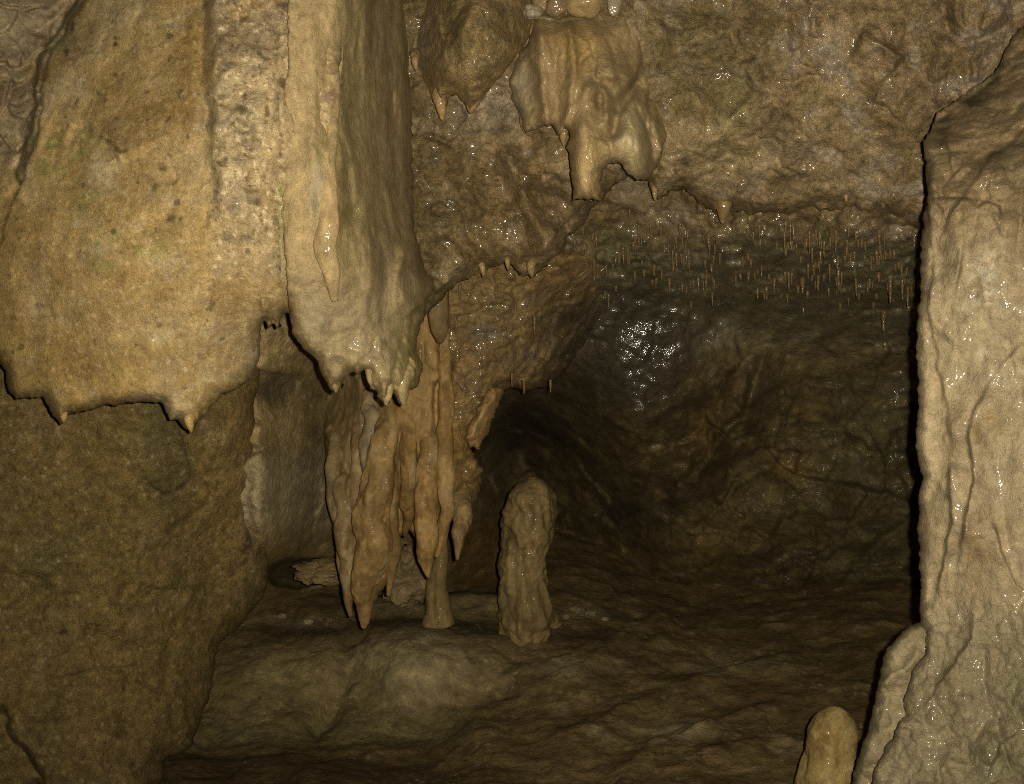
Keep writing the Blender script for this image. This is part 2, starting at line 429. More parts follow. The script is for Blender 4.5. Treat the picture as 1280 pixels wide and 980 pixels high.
def shell_shape(px, py, P, d):
    top = sst(460, 330, py)                            # rugged, scaly roof hung with straws
    P = [P[0], P[1]*f32(.3), P[2]]
    fa, ea = facet(P, 2.8, 3, .22, crack=0, fade=.04); fb, eb = facet(P, 7, 9, .3, crack=.0, fade=.06); fc_, ec = facet(P, 15, 21)
    n = .06*fbm(P, 3.2, 3, 1)+.03*fbm(P, 12, 4, 2)+.012*fbm(P, 40, 4, 6)
    n = n+.03*fb+.016*fc_*(1-sst(430, 560, py)*.85)
    n = n+top*(.07*facet(P, 9, 33, ax=(.7, 1, 1.5))[0]+.035*fbm(P, 24, 3, 5, ridged=True)+.02*facet(P, 24, 34)[0]-.02)
    deep = sst(430, 560, py)*sst(600, 700, px)
    n = n+deep*(.11*fa+.015*fb+.07*fbm(P, 5, 5, 23, gain=.6)-.05*lumps(P, 4.5, 65, .6)-.012*lumps(P, 13, 66, .5))
    wetp = np.maximum(blob(px, py, 800, 445, 62, 78, 2), .6*blob(px, py, 850, 400, 60, 30))
    n = n*(1-.55*wetp)+wetp*(.03*fbm(P, 10, 3, 17)+.008*fbm(P, 32, 3, 18))
    # ledges and cracks of the recess
    n = n-.16*fold(px, py, [(835,640),(875,575),(930,520),(960,430)], 40, 10)
    n = n-.06*fold(px, py, [(1085,660),(1100,600),(1140,570)], 12, 45)
    n = n+.05*stroke(px, py, [(1148,640),(1085,690),(1050,740),(960,770)], 7)
    n = n-.16*blob(px, py, 870, 700, 90, 45)
    n = n-.12*blob(px, py, 770, 580, 60, 60)
    n = n+.45*sst(.25, .8, blob(px, py, 378, 716, 46, 20, 2))
    n = n+left_(px, py)*.03*fbm(P, 22, 3, 22, ax=(1, 1, .12))
    n = n-.06*stroke(px, py, [(325,680),(325,600),(322,540)], 16)
    n = n+.05*blob(px, py, 345, 480, 30, 18)
    return n
def shell_col(px, py, P, d):
    P = [P[0], P[1]*f32(.3), P[2]]
    c = basec(px, (.19, .13, .06))
    v = fbm(P, 6, 4, 12); v2 = fbm(P, 15, 4, 13)+.25*facet(P, 11, 40)[0]
    c = mixc(c, GREY, sst(0, .35, v)*.65)
    c = mixc(c, OLIVE, sst(-.05, -.35, v)*.7)
    c = mixc(c, (.34, .25, .13), sst(.22, .5, v2)*.55)
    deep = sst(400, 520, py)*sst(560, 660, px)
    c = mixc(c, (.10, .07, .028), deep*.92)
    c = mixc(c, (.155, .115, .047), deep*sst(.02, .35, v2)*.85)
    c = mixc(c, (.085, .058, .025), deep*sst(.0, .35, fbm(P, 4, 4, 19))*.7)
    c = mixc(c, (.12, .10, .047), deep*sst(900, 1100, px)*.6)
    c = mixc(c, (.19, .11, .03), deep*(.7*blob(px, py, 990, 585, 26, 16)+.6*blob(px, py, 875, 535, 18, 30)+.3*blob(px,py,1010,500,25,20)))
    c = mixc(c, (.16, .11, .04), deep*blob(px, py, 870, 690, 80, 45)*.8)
    c = mixc(c, HOLLOW_DARK, .75*blob(px, py, 655, 540, 60, 50)+.6*blob(px, py, 800, 640, 60, 30))  # shade of the deep hole and recess painted into the rock colour
    c = mixc(c, (.12, .12, .07), sst(260, 330, py)*sst(460, 400, py)*sst(700, 760, px)*.55)   # greenish straw roof
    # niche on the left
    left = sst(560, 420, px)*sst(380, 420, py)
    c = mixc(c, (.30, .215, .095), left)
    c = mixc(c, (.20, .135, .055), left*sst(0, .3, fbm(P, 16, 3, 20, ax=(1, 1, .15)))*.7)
    c = mixc(c, HOLLOW_DARK, left*(.85*blob(px, py, 345, 485, 36, 22)+.5*blob(px, py, 400, 540, 20, 60)))  # darker blotches in the niche
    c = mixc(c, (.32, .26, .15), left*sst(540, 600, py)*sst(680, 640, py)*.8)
    c = mixc(c, HOLLOW_DARK, left*blob(px, py, 378, 715, 44, 20)*.8)  # shade inside the low opening, painted over the carved pit
    c = mixc(c, (.22, .12, .04), sst(560, 585, px)*sst(640, 620, px)*sst(630, 660, py)*.6)
    c = c*(1+.5*v2)[:, None]*(1+.35*fbm(P, 40, 3, 14))[:, None]
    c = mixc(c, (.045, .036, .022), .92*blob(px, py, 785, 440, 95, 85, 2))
    w = np.maximum(blob(px, py, 798, 435, 58, 80, 2), blob(px, py, 830, 385, 80, 30, 2)*.8)
    w = np.maximum(w, blob(px, py, 790, 505, 45, 18, 2))
    w = np.maximum(w, 1.0*sst(245, 290, py)*sst(440, 390, py)*sst(680, 730, px))
    w = np.maximum(w, .6*blob(px, py, 1125, 480, 25, 130, 2))
    w = np.maximum(w, .12*deep)
    w = np.maximum(w, .9*blob(px, py, 770, 400, 40, 40, 2)); w = np.maximum(w, .5*blob(px, py, 700, 340, 60, 50, 2))
    brk = sst(-.2, .04, fbm(P, 11, 4, 24))*wetspots(P, -.16, 45)
    w = np.maximum(w, .55*blob(px, py, 690, 430, 40, 40, 2)); w = np.maximum(w, .8*blob(px, py, 900, 380, 60, 24, 2))
    return c, w*brk
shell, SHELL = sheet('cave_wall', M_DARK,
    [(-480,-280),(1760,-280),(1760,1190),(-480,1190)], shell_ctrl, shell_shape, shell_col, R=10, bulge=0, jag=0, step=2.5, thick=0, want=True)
tag(shell, kind='structure')

# floor: rises gently towards the back, lumpy
FLC = tps([(-400,680,4.6),(200,680,4.5),(400,700,4.5),(560,700,4.6),(850,690,4.9),(1100,700,4.4),(1700,700,4.0),
    (300,755,4.0),(400,760,3.95),(550,755,3.95),(680,760,3.85),(850,760,4.15),(1050,760,3.9),(1700,780,3.4),
    (270,790,3.75),(400,788,3.7),(520,788,3.66),(640,800,3.62),(850,810,3.65),(1050,820,3.45),
    (300,840,3.5),(420,840,3.52),(520,835,3.46),(620,850,3.42),(850,860,3.3),(1050,880,3.05),
    (280,900,3.36),(420,905,3.36),(540,905,3.33),(640,910,3.2),(850,915,2.98),(1050,950,2.72),
    (260,932,3.22),(400,935,3.18),(540,935,3.12),(250,965,2.85),(400,970,2.75),(600,965,2.75),(850,975,2.66),
    (-400,980,3.0),(-400,1150,2.2),(300,1100,2.15),(850,1100,2.05),(1300,1100,1.9),(1700,1000,2.3),(300,1400,1.45),(900,1400,1.42),(1700,1400,1.4),(-400,1400,1.5)])
def floor_plane(px, py):
    return FLC(px, py)
fl_x = axis(-500, 1800, 2.5, -16, 1296); fl_y = axis(640, 1500, 2.0, 640, 996)
FX, FY = np.meshgrid(fl_x, fl_y)
def floor_build():
    px = FX.ravel(); py = FY.ravel(); Y = floor_plane(px, py)
    P = [a.astype(f32) for a in ((px-CX)/F*Y, Y, CAMZ-(py-CY)/F*Y)]
    wx = px+14*perlin(px/60, py/40, px*0, 35)+5*perlin(px/20, py/14, px*0, 36); wy = py+7*perlin(px/60, py/40, px*0, 37)+3*perlin(px/20, py/14, px*0, 38)
    h = .05*fbm(P, 2.6, 3, 41)+.022*fbm(P, 6, 4, 42)+.010*facet(P, 7, 50, .4)[0]-.006*lumps(P, 8, 69, .5)+.006*fbm(P, 24, 4, 43)
    h = h+.004*fbm(P, 60, 3, 44)
    h = h+.05*blob(wx, wy, 520, 836, 85, 45, 1.4)+.04*blob(wx, wy, 350, 850, 60, 45, 1.3)
    h = h+.04*stroke(wx, wy, [(545,752),(600,750),(640,748)], 9)
    h = h-.04*stroke(wx, wy, [(440,800),(430,860),(400,910)], 14)
    for pts, a, wl, wr in [([(560,930),(640,880),(720,840),(800,790),(860,760)], .05, 50, 12), ([(660,950),(740,905),(820,872),(900,845),(1000,820)], .05, 34, 9),
                           ([(760,970),(840,925),(910,900),(990,880)], .045, 28, 8), ([(620,860),(690,826),(760,800)], .04, 30, 9), ([(820,975),(890,950),(960,930)], .04, 22, 8)]:
        h = h+a*.6*fold(wx, wy, pts, wl, wr)
    Y = Y+.55*sst(749, 741, py+4*perlin(px/40, px*0, px*0, 39))*sst(425, 450, px)*sst(648, 632, px)
    V = W(px, py, Y); V[:, 2] += h*.8; V[:, 1] -= h*.35
    c = basec(px, (.15, .102, .043))
    v = fbm(P, 7, 4, 45); v2 = fbm(P, 16, 4, 46, ax=(.6, .6, 2.0))
    c = mixc(c, (.33, .265, .14), blob(px, py, 520, 838, 95, 42, 1.3)*.85)
    c = mixc(c, (.19, .155, .07), sst(880, 905, py)*sst(935, 922, py)*sst(640, 560, px)*.7)
    c = mixc(c, (.25, .195, .085), blob(px, py, 350, 850, 70, 50)*.7)
    c = mixc(c, OLIVE, sst(.0, .4, v)*.6)
    c = mixc(c, (.30, .24, .14), sst(.10, .34, v2)*sst(-.05, .2, h*3)*sst(640, 720, px)*.9)
    c = mixc(c, (.36, .29, .16), .7*blob(px, py, 720, 765, 26, 8)+.6*blob(px, py, 920, 830, 50, 12)+.6*blob(px, py, 705, 840, 35, 14)+.6*blob(px,py,840,915,60,14)+.5*blob(px,py,380,780,60,7))
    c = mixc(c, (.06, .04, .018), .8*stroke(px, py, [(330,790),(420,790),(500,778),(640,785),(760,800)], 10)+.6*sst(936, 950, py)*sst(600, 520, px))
    c = mixc(c, (.28, .215, .095), sst(740, 746, py)*sst(776, 764, py)*sst(425, 450, px)*sst(700, 660, px)*.7)
    c = mixc(c, (.40, .32, .19), sst(.25, .42, fbm(P, 70, 2, 49))*sst(-.05, .3, fbm(P, 8, 3, 51))*.6)
    c = c*(1+.6*v2)[:, None]*(1+.4*fbm(P, 42, 3, 47))[:, None]
    w = 0*px
    ny, nx = FX.shape
    I = np.arange(ny*nx).reshape(ny, nx)
    Q = np.stack([I[:-1, :-1], I[1:, :-1], I[1:, 1:], I[:-1, 1:]], -1).reshape(-1, 4)
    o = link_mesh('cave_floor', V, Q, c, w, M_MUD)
    tag(o, kind='structure')
    return o
floor_build()

# lower wall on the left
lw_poly = [(-480,300),(345,330),(328,440),(320,500),(318,560),(330,620),(334,690),(331,745),(296,788),(276,805),(266,850),(252,900),(240,935),(208,952),(190,1010),(170,1190),(-480,1190)]
lw_ctrl = [(-450,350,2.5),(0,380,2.5),(200,380,2.55),(320,400,2.65),(-450,700,2.45),(0,560,2.5),(100,600,2.55),(200,600,2.6),(300,520,2.7),(300,700,2.85),
           (0,760,2.5),(150,780,2.6),(240,800,2.75),(0,950,2.42),(120,950,2.55),(220,900,2.72),(-450,1150,2.3),(100,1150,2.4)]
def lw_shape(px, py, P, d):
    n = .06*fbm(P, 2.4, 3, 61)+.030*fbm(P, 6, 4, 62, ax=(1, 1, .5))+.008*fbm(P, 26, 4, 63)+.014*facet(P, 6, 67, .5)[0]
    n = n-.05*fold(px, py, [(0,875),(8,915),(18,935),(38,950),(56,985)], 60, 4)*1.3
    n = n+.03*stroke(px, py, [(322,590),(318,650),(305,690)], 5)
    n = n-.03*fold(px, py, [(160,620),(150,720),(130,800)], 40, 60)
    n = n+.01*blob(px, py, 78, 792, 6, 6)
    return n
def lw_col(px, py, P, d):
    c = basec(px, (.142, .098, .033))
    v = fbm(P, 5, 4, 64, ax=(1, 1, .5)); v2 = fbm(P, 26, 4, 65)
    c = mixc(c, (.175, .115, .042), sst(.05, .4, v)*.7)
    c = mixc(c, (.10, .085, .032), sst(0, -.35, v)*.7)
    c = mixc(c, (.22, .14, .05), sst(225, 300, px)*sst(750, 650, py)*.55)
    c = mixc(c, (.11, .07, .035), sst(860, 960, py)*.4)
    c = mixc(c, (.15, .13, .09), blob(px, py, 312, 640, 9, 46)*.8)
    c = mixc(c, (.055, .04, .02), blob(px, py, 78, 792, 5, 6)+.7*stroke(px, py, [(322,592),(318,650),(306,690)], 4))
    c = mixc(c, (.085, .062, .026), sst(.02, .3, fbm(P, 9, 4, 67, ax=(1, 1, .22)))*.55)
    c = mixc(c, (.20, .15, .07), sst(.05, .32, fbm(P, 7, 5, 68, gain=.65))*.5)
    c = mixc(c, (.34, .27, .16), sst(.26, .40, fbm(P, 75, 2, 66))*.35)
    c = c*.98*(1+.5*v2)[:, None]
    return c, .0*px
tag(sheet('cave_wall', M_ROCK, lw_poly, lw_ctrl, lw_shape, lw_col, R=46, bulge=.13, jag=2, thick=.9), kind='structure')

# roof slab above the middle and right
ce_poly = [(470,-280),(1700,-280),(1700,330),(1400,330),(1190,312),(1150,292),(1120,276),(1090,264),(1050,258),(1000,266),(960,270),(925,262),(912,268),(903,277),(895,268),(880,258),(862,240),(836,236),(822,248),(812,232),(800,216),(785,216),(750,252),(706,300),(690,330),(668,347),(640,332),(606,336),(585,354),(562,364),(545,385),(500,410),(470,410)]
ce_ctrl = [(470,-250,2.35),(900,-250,2.1),(1300,-250,1.95),(1650,-250,1.9),(520,0,2.4),(700,0,2.32),(900,0,2.26),(1100,0,2.18),(1280,0,2.12),(1650,50,2.0),
           (540,150,2.46),(640,200,2.52),(540,300,2.55),(650,320,2.62),(800,150,2.42),(900,150,2.36),(900,250,2.5),(1000,130,2.32),(1000,250,2.5),(1130,130,2.24),(1130,260,2.42),(1250,200,2.35),(1600,300,2.3)]
def ce_shape(px, py, P, d):
    fa, ea = facet(P, 4.2, 5, ax=(.8, 1, 1.2)); fb, eb = facet(P, 11, 15); fc_, ec = facet(P, 30, 25)
    n = .05*fbm(P, 4, 3, 71)+.010*fbm(P, 34, 4, 73)+.020*fbm(P, 18, 5, 79, gain=.65)+.05*fa+.016*fb+.005*fc_
    lum = sst(160, 200, py)*sst(720, 660, px)
    n = n-lum*(.025*fbm(P, 13, 3, 75, ridged=True)+.05*fbm(P, 9, 3, 175))
    n = n-.05*fold(px, py, [(1075,44),(1100,56),(1132,78)], 30, 6)
    n = n-.03*fold(px, py, [(1245,-10),(1222,45),(1216,105)], 6, 26)
    n = n-.03*fold(px, py, [(1180,40),(1168,90),(1175,135)], 7, 30)
    n = n-.03*fold(px, py, [(850,90),(900,62),(950,72),(968,110),(990,130)], 14, 40)
    n = n-.03*fold(px, py, [(960,140),(1000,165),(1018,185)], 30, 9)
    n = n-.035*fold(px, py, [(820,215),(850,195),(900,170),(950,190)], 12, 40)
    n = n-.02*fold(px, py, [(990,0),(995,40),(993,62)], 5, 14)-.02*fold(px, py, [(1015,20),(1018,50)], 5, 12)
    n = n-.06*stroke(px, py, [(640,200),(655,250),(690,320)], 14)
    n = n-.05*blob(px, py, 690, 300, 22, 30)
    return n
def ce_col(px, py, P, d):
    c = basec(px, (.24, .165, .085))
    v = fbm(P, 5, 4, 76); v2 = fbm(P, 15, 4, 77)+.3*facet(P, 11, 15)[0]
    c = mixc(c, (.33, .24, .12), sst(.0, .35, v)*.6)
    c = mixc(c, (.27, .22, .165), sst(.02, .34, v2)*.7)
    c = mixc(c, (.15, .115, .04), sst(-.05, -.38, v)*.75)
    c = mixc(c, (.14, .11, .045), blob(px, py, 900, 80, 70, 70)*.55+.5*blob(px, py, 860, 30, 60, 40))
    c = mixc(c, (.40, .30, .15), .6*blob(px, py, 880, 180, 60, 30)+.45*blob(px, py, 950, 200, 60, 20))
    c = mixc(c, GREY, blob(px, py, 600, 150, 60, 40)*.6)
    c = mixc(c, (.30, .27, .20), blob(px, py, 612, 148, 40, 16)*.5)
    c = mixc(c, (.19, .125, .05), sst(120, 200, py)*sst(720, 680, px)*.75)
    c = mixc(c, (.135, .10, .042), sst(610, 525, px)*.75)
    c = mixc(c, (.36, .25, .11), sst(10, 3, d)*.5)
    v3 = fbm(P, 10, 5, 80, gain=.7)
    c = mixc(c, (.12, .085, .035), sst(.04, .3, v3)*.6); c = mixc(c, (.36, .28, .16), sst(-.05, -.32, v3)*.55)
    c = c*.9
    c = c*(1+.5*v2)[:, None]*(1+.3*fbm(P, 45, 3, 78))[:, None]
    w = np.maximum(sst(150, 210, py)*sst(720, 650, px), .6*blob(px, py, 1130, 70, 70, 50))
    w = np.maximum(w, .3)
    return c, w*wetspots(P, .08, 24)
ceil_, CEIL = sheet('cave_ceiling', M_ROCK, ce_poly, ce_ctrl, ce_shape, ce_col, R=22, bulge=.12, jag=4, thick=.28, want=True)
tag(ceil_, kind='structure')

# rock face under the roof slab, left of the recess, ending over the dark hole
rf_poly = [(500,330),(780,300),(800,380),(770,410),(745,425),(725,445),(703,470),(685,482),(655,490),(640,484),(622,490),(610,505),(600,530),(592,556),(598,575),(604,595),(595,630),(582,655),(566,645),(556,560),(552,430),(530,380)]
rf_ctrl = [(500,330,2.85),(560,400,2.95),(600,400,3.0),(660,360,2.95),(660,440,3.1),(700,380,3.1),(770,320,3.1),(780,390,3.45),(700,460,3.35),(735,430,3.42),(600,550,3.1),(570,640,3.15)]
def rf_shape(px, py, P, d):
    return .04*fbm(P, 6, 4, 81)+.04*facet(P, 7, 45, ax=(1, 1, 1.5))[0]+.016*facet(P, 19, 46)[0]+.010*fbm(P, 45, 3, 83)
def rf_col(px, py, P, d):
    c = basec(px, (.22, .145, .06))
    v = fbm(P, 7, 4, 84); v2 = fbm(P, 18, 4, 85)
    c = mixc(c, (.15, .12, .075), sst(0, .35, v)*.7)
    c = mixc(c, (.26, .165, .06), sst(0, -.35, v)*.6)
    c = mixc(c, (.12, .105, .075), blob(px, py, 605, 415, 22, 12)*.8)
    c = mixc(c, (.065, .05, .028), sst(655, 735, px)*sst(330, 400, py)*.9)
    c = mixc(c, (.27, .16, .05), sst(500, 540, py)*.7)
    c = c*(1+.5*v2)[:, None]
    return c, np.maximum(1.0*blob(px, py, 645, 430, 70, 45, 2), .5)*wetspots(P, -.04, 34)
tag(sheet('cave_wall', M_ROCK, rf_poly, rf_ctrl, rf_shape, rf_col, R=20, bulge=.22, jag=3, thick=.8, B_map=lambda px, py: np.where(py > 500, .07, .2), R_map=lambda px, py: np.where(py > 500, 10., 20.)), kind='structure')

# ------------------------------------------------------------------ hanging flowstone, upper left
fl_poly = [(-480,-280),(420,-280),(430,100),(420,330),(395,385),(366,395),(360,388),(352,398),(347,412),(341,402),(336,412),(331,398),(326,415),(324,450),(316,470),(300,482),(280,494),(264,506),(250,524),(242,541),(232,536),(224,525),(213,525),(207,514),(203,503),(165,503),(130,508),(100,515),(86,520),(78,530),(70,523),(61,511),(52,495),(35,498),(20,499),(10,488),(5,470),(-1,447),(-60,440),(-480,430)]
fl_ctrl = [(-450,-250,2.2),(0,-250,2.3),(300,-250,2.2),(-450,100,2.15),(0,0,2.2),(0,150,2.14),(100,0,2.16),(120,150,2.06),(200,50,2.06),(200,200,2.0),(300,0,2.06),(300,150,1.98),(300,250,1.97),(380,100,2.03),(380,300,2.04),
           (0,300,2.08),(100,300,2.0),(200,320,1.98),(300,380,2.06),(100,420,2.04),(200,440,2.02),(0,430,2.1),(240,510,2.08),(320,440,2.16),(-450,400,2.1)]
def fl_shape(px, py, P, d):
    n = .032*fbm(P, 4, 3, 91)+.010*fbm(P, 11, 3, 92, ax=(1, 1, .5))+.003*fbm(P, 40, 3, 93)
    n = n+.012*sst(.2, .55, fbm(P, 9, 4, 94))
    # grey corner block, behind the crack
    d1, s1, t1 = line_dist(px, py, [(120,-20),(78,40),(55,75),(50,110),(44,165),(25,225)])
    n = n+.06*np.where(s1 > 0, np.exp(-(d1/90)**2), 0)*sst(0, 9, d1)+.022*np.exp(-(d1/3)**2)+.05*blob(px, py, 80, 40, 16, 22)
    n = n+.05*np.where(s1 > 0, 1, 0)*sst(240, 180, py)*facet(P, 14, 48)[0]*.8*sst(-20, 60, 110-px)
    # rough vertical band between the smooth lobe and the ribs
    band = sst(255, 272, px+8*perlin(P[2]*9, P[0]*0+1, P[0]*0, 3))*sst(310, 270, py)
    n = n-.016*band+band*(.014*fbm(P, 20, 4, 96)-.012*lumps(P, 26, 60, .6)+.018*sst(.12, .4, fbm(P, 14, 3, 99)))
    n = n-.012*stroke(px, py, [(252,0),(250,80),(262,180),(275,300)], 7)*-1
    n = n-.014*fold(px, py, [(145,200),(175,188),(215,165)], 6, 30)
    n = n-.02*fold(px, py, [(350,30),(352,120),(350,220),(352,330),(356,385)], 6, 20)
    n = n-.03*fold(px, py, [(328,370),(331,400)], 4, 8)
    return n
def fl_col(px, py, P, d):
    c = basec(px, (.40, .28, .115))
    v = fbm(P, 5, 4, 97); v2 = fbm(P, 18, 4, 98)
    c = mixc(c, (.34, .215, .065), sst(-.05, -.35, v)*.7)
    c = mixc(c, (.46, .345, .18), sst(.05, .4, v)*.6)
    c = mixc(c, (.27, .17, .055), .75*blob(px, py, 240, 60, 22, 90)+.6*blob(px, py, 220, 140, 50, 16)+.5*blob(px,py,300,160,18,40))
    d1, s1, t1 = line_dist(px, py, [(120,-20),(78,40),(55,75),(50,110),(44,165),(25,225)])
    corner = np.where(s1 > 0, 1, 0)*sst(240, 160, py)
    c = mixc(c, (.31, .24, .15), corner*.9)
    c = mixc(c, (.20, .14, .08), corner*sst(0, .3, v2)*.7)
    c = mixc(c, (.17, .15, .06), .45*np.exp(-(d1/7)**2)*sst(250, 180, py)+.7*blob(px, py, 80, 40, 14, 24))
    c = mixc(c, (.47, .40, .27), .5*blob(px, py, 75, 110, 22, 25)+.4*blob(px, py, 125, 215, 18, 40))
    c = mixc(c, (.26, .165, .06), sst(280, 420, py)*sst(140, 20, px)*.5)
    band = sst(258, 275, px)*sst(360, 330, py)
    c = mixc(c, (.50, .385, .215), band*.65)
    c = mixc(c, (.30, .22, .145), band*sst(.12, .32, fbm(P, 13, 4, 99))*.75)
    c = mixc(c, (.27, .20, .14), .6*blob(px, py, 275, 35, 18, 45)+.6*blob(px, py, 320, 45, 25, 40)+.5*blob(px, py, 305, 185, 18, 25))
    c = mixc(c, (.56, .44, .25), .6*blob(px, py, 295, 225, 30, 40))
    c = mixc(c, MOSS, .85*(sst(.0, .26, fbm(P, 22, 3, 100))*(blob(px, py, 115, 285, 25, 40)+blob(px, py, 80, 190, 40, 30)+blob(px, py, 170, 310, 30, 30)))+.6*stroke(px, py, [(352,235),(351,290),(358,330)], 4)+.25*blob(px, py, 158, 60, 6, 10))
    c = mixc(c, (.33, .225, .075), sst(380, 480, py)*.6)
    c = mixc(c, (.30, .22, .115), sst(250, 290, px)*sst(370, 420, py)*.7)
    c = mixc(c, (.19, .135, .055), sst(14, 4, d)*.35)
    v3 = fbm(P, 9, 5, 103, gain=.7)
    c = mixc(c, (.50, .40, .235), sst(.05, .30, v3)*.6); c = mixc(c, (.26, .165, .055), sst(-.04, -.30, v3)*.6)
    c = mixc(c, (.38, .31, .19), sst(.08, .3, fbm(P, 4, 4, 104))*.5)
    c = c*np.array([.77, .755, .74], f32)
    hf = fbm(P, 95, 2, 105); crust = .35+.65*band
    c = mixc(c, (.60, .48, .30), sst(.18, .38, hf)*crust*.7)
    c = mixc(c, (.13, .09, .04), sst(.24, .40, fbm(P, 130, 2, 106))*(.4+.45*band)*sst(480, 380, py))
    c = mixc(c, (.20, .145, .09), band*sst(.2, .42, fbm(P, 22, 3, 107))*.7)
    c = mixc(c, (.22, .15, .055), sst(70, 0, px)*sst(190, 260, py)*.6)
    # dark spots
    c = mixc(c, (.11, .075, .035), sst(.42, .5, fbm(P, 30, 2, 101))*sst(350, 250, py)*.85)
    for (x, y, r) in [(141,95,4),(126,172,4),(135,177,4),(193,232,5),(204,211,5),(125,117,3),(212,275,6),(224,277,4),(320,250,8),(303,135,9),(155,95,2.5),(105,232,4),(234,33,3.5)]:
        c = mixc(c, (.10, .07, .035), blob(px, py, x, y, r, r*.8, 2)*.85)
    c = c*(1+.4*v2)[:, None]*(1+.22*fbm(P, 60, 3, 102))[:, None]
    w = np.maximum(.5*blob(px, py, 290, 450, 30, 60), .08)
    return c, w*wetspots(P, .1, 40)
fs = empty('flowstone', at(200, 400, 2.0))
tag(fs, 'broad tan pitted flowstone lobe with moss stains and a ragged lower lip', 'flowstone')
sheet('lobe', M_TAN, fl_poly, fl_ctrl, fl_shape, fl_col, R=18, bulge=.09, jag=1.5, jag_sc=18, thick=.34, parent=fs,
      R_map=lambda px, py: np.where(px > 255, 22., 18.), B_map=lambda px, py: np.where(px > 255, .06, .09))
def drip(parent, mat, x, y0, y1, Y, r, col, seed, name='drip_tip'):
    """a tip that grows out of the rock behind it"""
    return tube(name, mat, [(x-1, y0, Y+.07), (x, y0+(y1-y0)*.45, Y+.01), (x+.5, y0+(y1-y0)*.8, Y+.012), (x+1, y1, Y+.02)], [r*1.5, r*1.05, r*.7, r*.22],
                col, seg=26, lump=.3, lump_sc=30, parent=parent, seed=seed, wet=.25, ring=.003)
for (x, y0, y1, r) in [(79,498,528,5),(238,508,540,6)]:
    drip(fs, M_TAN, x, y0, y1, 2.08 if x < 300 else 2.13, r, (.33, .22, .08), x)

# streaked curtain right of it
sm_poly = [(360,-280),(510,-280),(514,60),(516,200),(518,290),(532,335),(545,360),(532,378),(529,398),(521,420),(520,440),(528,455),(525,476),(520,486),(512,488),(508,497),(502,507),(496,500),(491,489),(487,500),(480,507),(474,497),(471,488),(463,485),(459,466),(454,464),(447,470),(440,464),(431,474),(426,487),(420,480),(415,491),(405,472),(396,453),(388,443),(377,435),(367,420),(362,394),(358,330),(352,260),(356,150),(362,0)]
sm_ctrl = [(360,-250,2.06),(510,-250,2.45),(370,0,2.0),(430,0,2.04),(510,0,2.42),(360,200,1.97),(400,200,1.96),(440,200,2.06),(512,200,2.42),(370,330,1.98),(420,350,2.02),(470,330,2.1),(520,330,2.36),(390,430,2.08),(430,440,2.1),(480,450,2.14),(520,450,2.28),(490,500,2.16)]
def sm_shape(px, py, P, d):
    n = .02*fbm(P, 5, 3, 111, ax=(1, 1, .4))+.010*fbm(P, 20, 4, 112, ax=(1, 1, .14))+.007*fbm(P, 14, 4, 118)+.005*fbm(P, 50, 4, 113)
    n = n-.015*fold(px, py, [(424,60),(420,120),(414,190),(408,250),(404,300),(410,345),(418,375)], 5, 20)
    n = n-.02*fold(px, py, [(385,0),(392,100),(388,200),(392,300)], 12, 16)
    n = n+.02*blob(px, py, 438, 270, 12, 14)
    fl = (.5+.8*fbm(P, 5, 3, 120, ax=(1, 1, .5)))
    n = n-fl*(.03*stroke(px, py, [(452,-50),(456,120),(450,260),(462,360)], 11)+.03*stroke(px, py, [(482,0),(478,140),(488,300)], 10)+.02*stroke(px, py, [(502,40),(500,200),(506,300)], 8))
    n = n-.03*fold(px, py, [(520,285),(512,330),(528,372)], 16, 16)
    n = n-.03*blob(px, py, 418, 470, 20, 20)-.03*blob(px, py, 492, 470, 24, 30)
    n = n+.02*sst(380, 430, py)*(fbm(P, 18, 4, 114, ridged=True)-.2)
    n = n-.05*fold(px, py, [(505,300),(498,340),(505,375),(520,395)], 10, 24)
    return n
def sm_col(px, py, P, d):
    c = basec(px, (.42, .31, .155))
    v = fbm(P, 6, 4, 115, ax=(1, 1, .25)); v2 = .6*fbm(P, 22, 4, 116, ax=(1, 1, .2))+.5*fbm(P, 16, 5, 119, gain=.65)
    face = sst(418, 440, px)*sst(400, 330, py)
    c = mixc(c, (.26, .195, .095), face*.9)
    c = mixc(c, (.20, .155, .065), face*sst(0, .3, v)*.7)
    c = mixc(c, (.17, .14, .055), .6*blob(px, py, 432, 200, 14, 200)+.6*blob(px, py, 438, 268, 13, 14))
    c = mixc(c, (.50, .38, .17), .5*stroke(px, py, [(414,190),(408,250),(410,330),(417,372)], 9))
    c = mixc(c, (.34, .32, .24), .6*blob(px, py, 396, 235, 8, 40)+.35*blob(px,py,390,400,30,40))
    c = mixc(c, MOSS, .3*stroke(px, py, [(412,60),(410,140),(396,200)], 5))
    c = c*np.array([.80, .79, .78], f32)
    low = sst(310, 390, py)
    c = mixc(c, (.24, .185, .105), low*.75)
    c = mixc(c, (.29, .205, .08), sst(20, 4, d)*low*.6)
    c = mixc(c, (.25, .20, .07), low*blob(px, py, 510, 450, 24, 60)*.7)
    c = c*(1+.4*v2)[:, None]*(1+.25*fbm(P, 55, 3, 117))[:, None]
    w = np.maximum(.5*blob(px, py, 470, 110, 30, 160), .45*low)
    return c, w*wetspots(P, .12, 40)
fc = empty('flowstone_curtain', at(440, 300, 2.05))
tag(fc, 'streaked grey-tan flowstone curtain ending in ragged fingers above the amber dripstone', 'flowstone curtain')
sheet('curtain_face', M_STREAK, sm_poly, sm_ctrl, sm_shape, sm_col, R=20, bulge=.10, B_map=lambda px, py: .10-.085*sst(385, 372, px)*sst(392, 360, py)-.06*sst(492, 505, px)*sst(335, 300, py), jag=1.5, jag_sc=16, thick=.45, parent=fc)
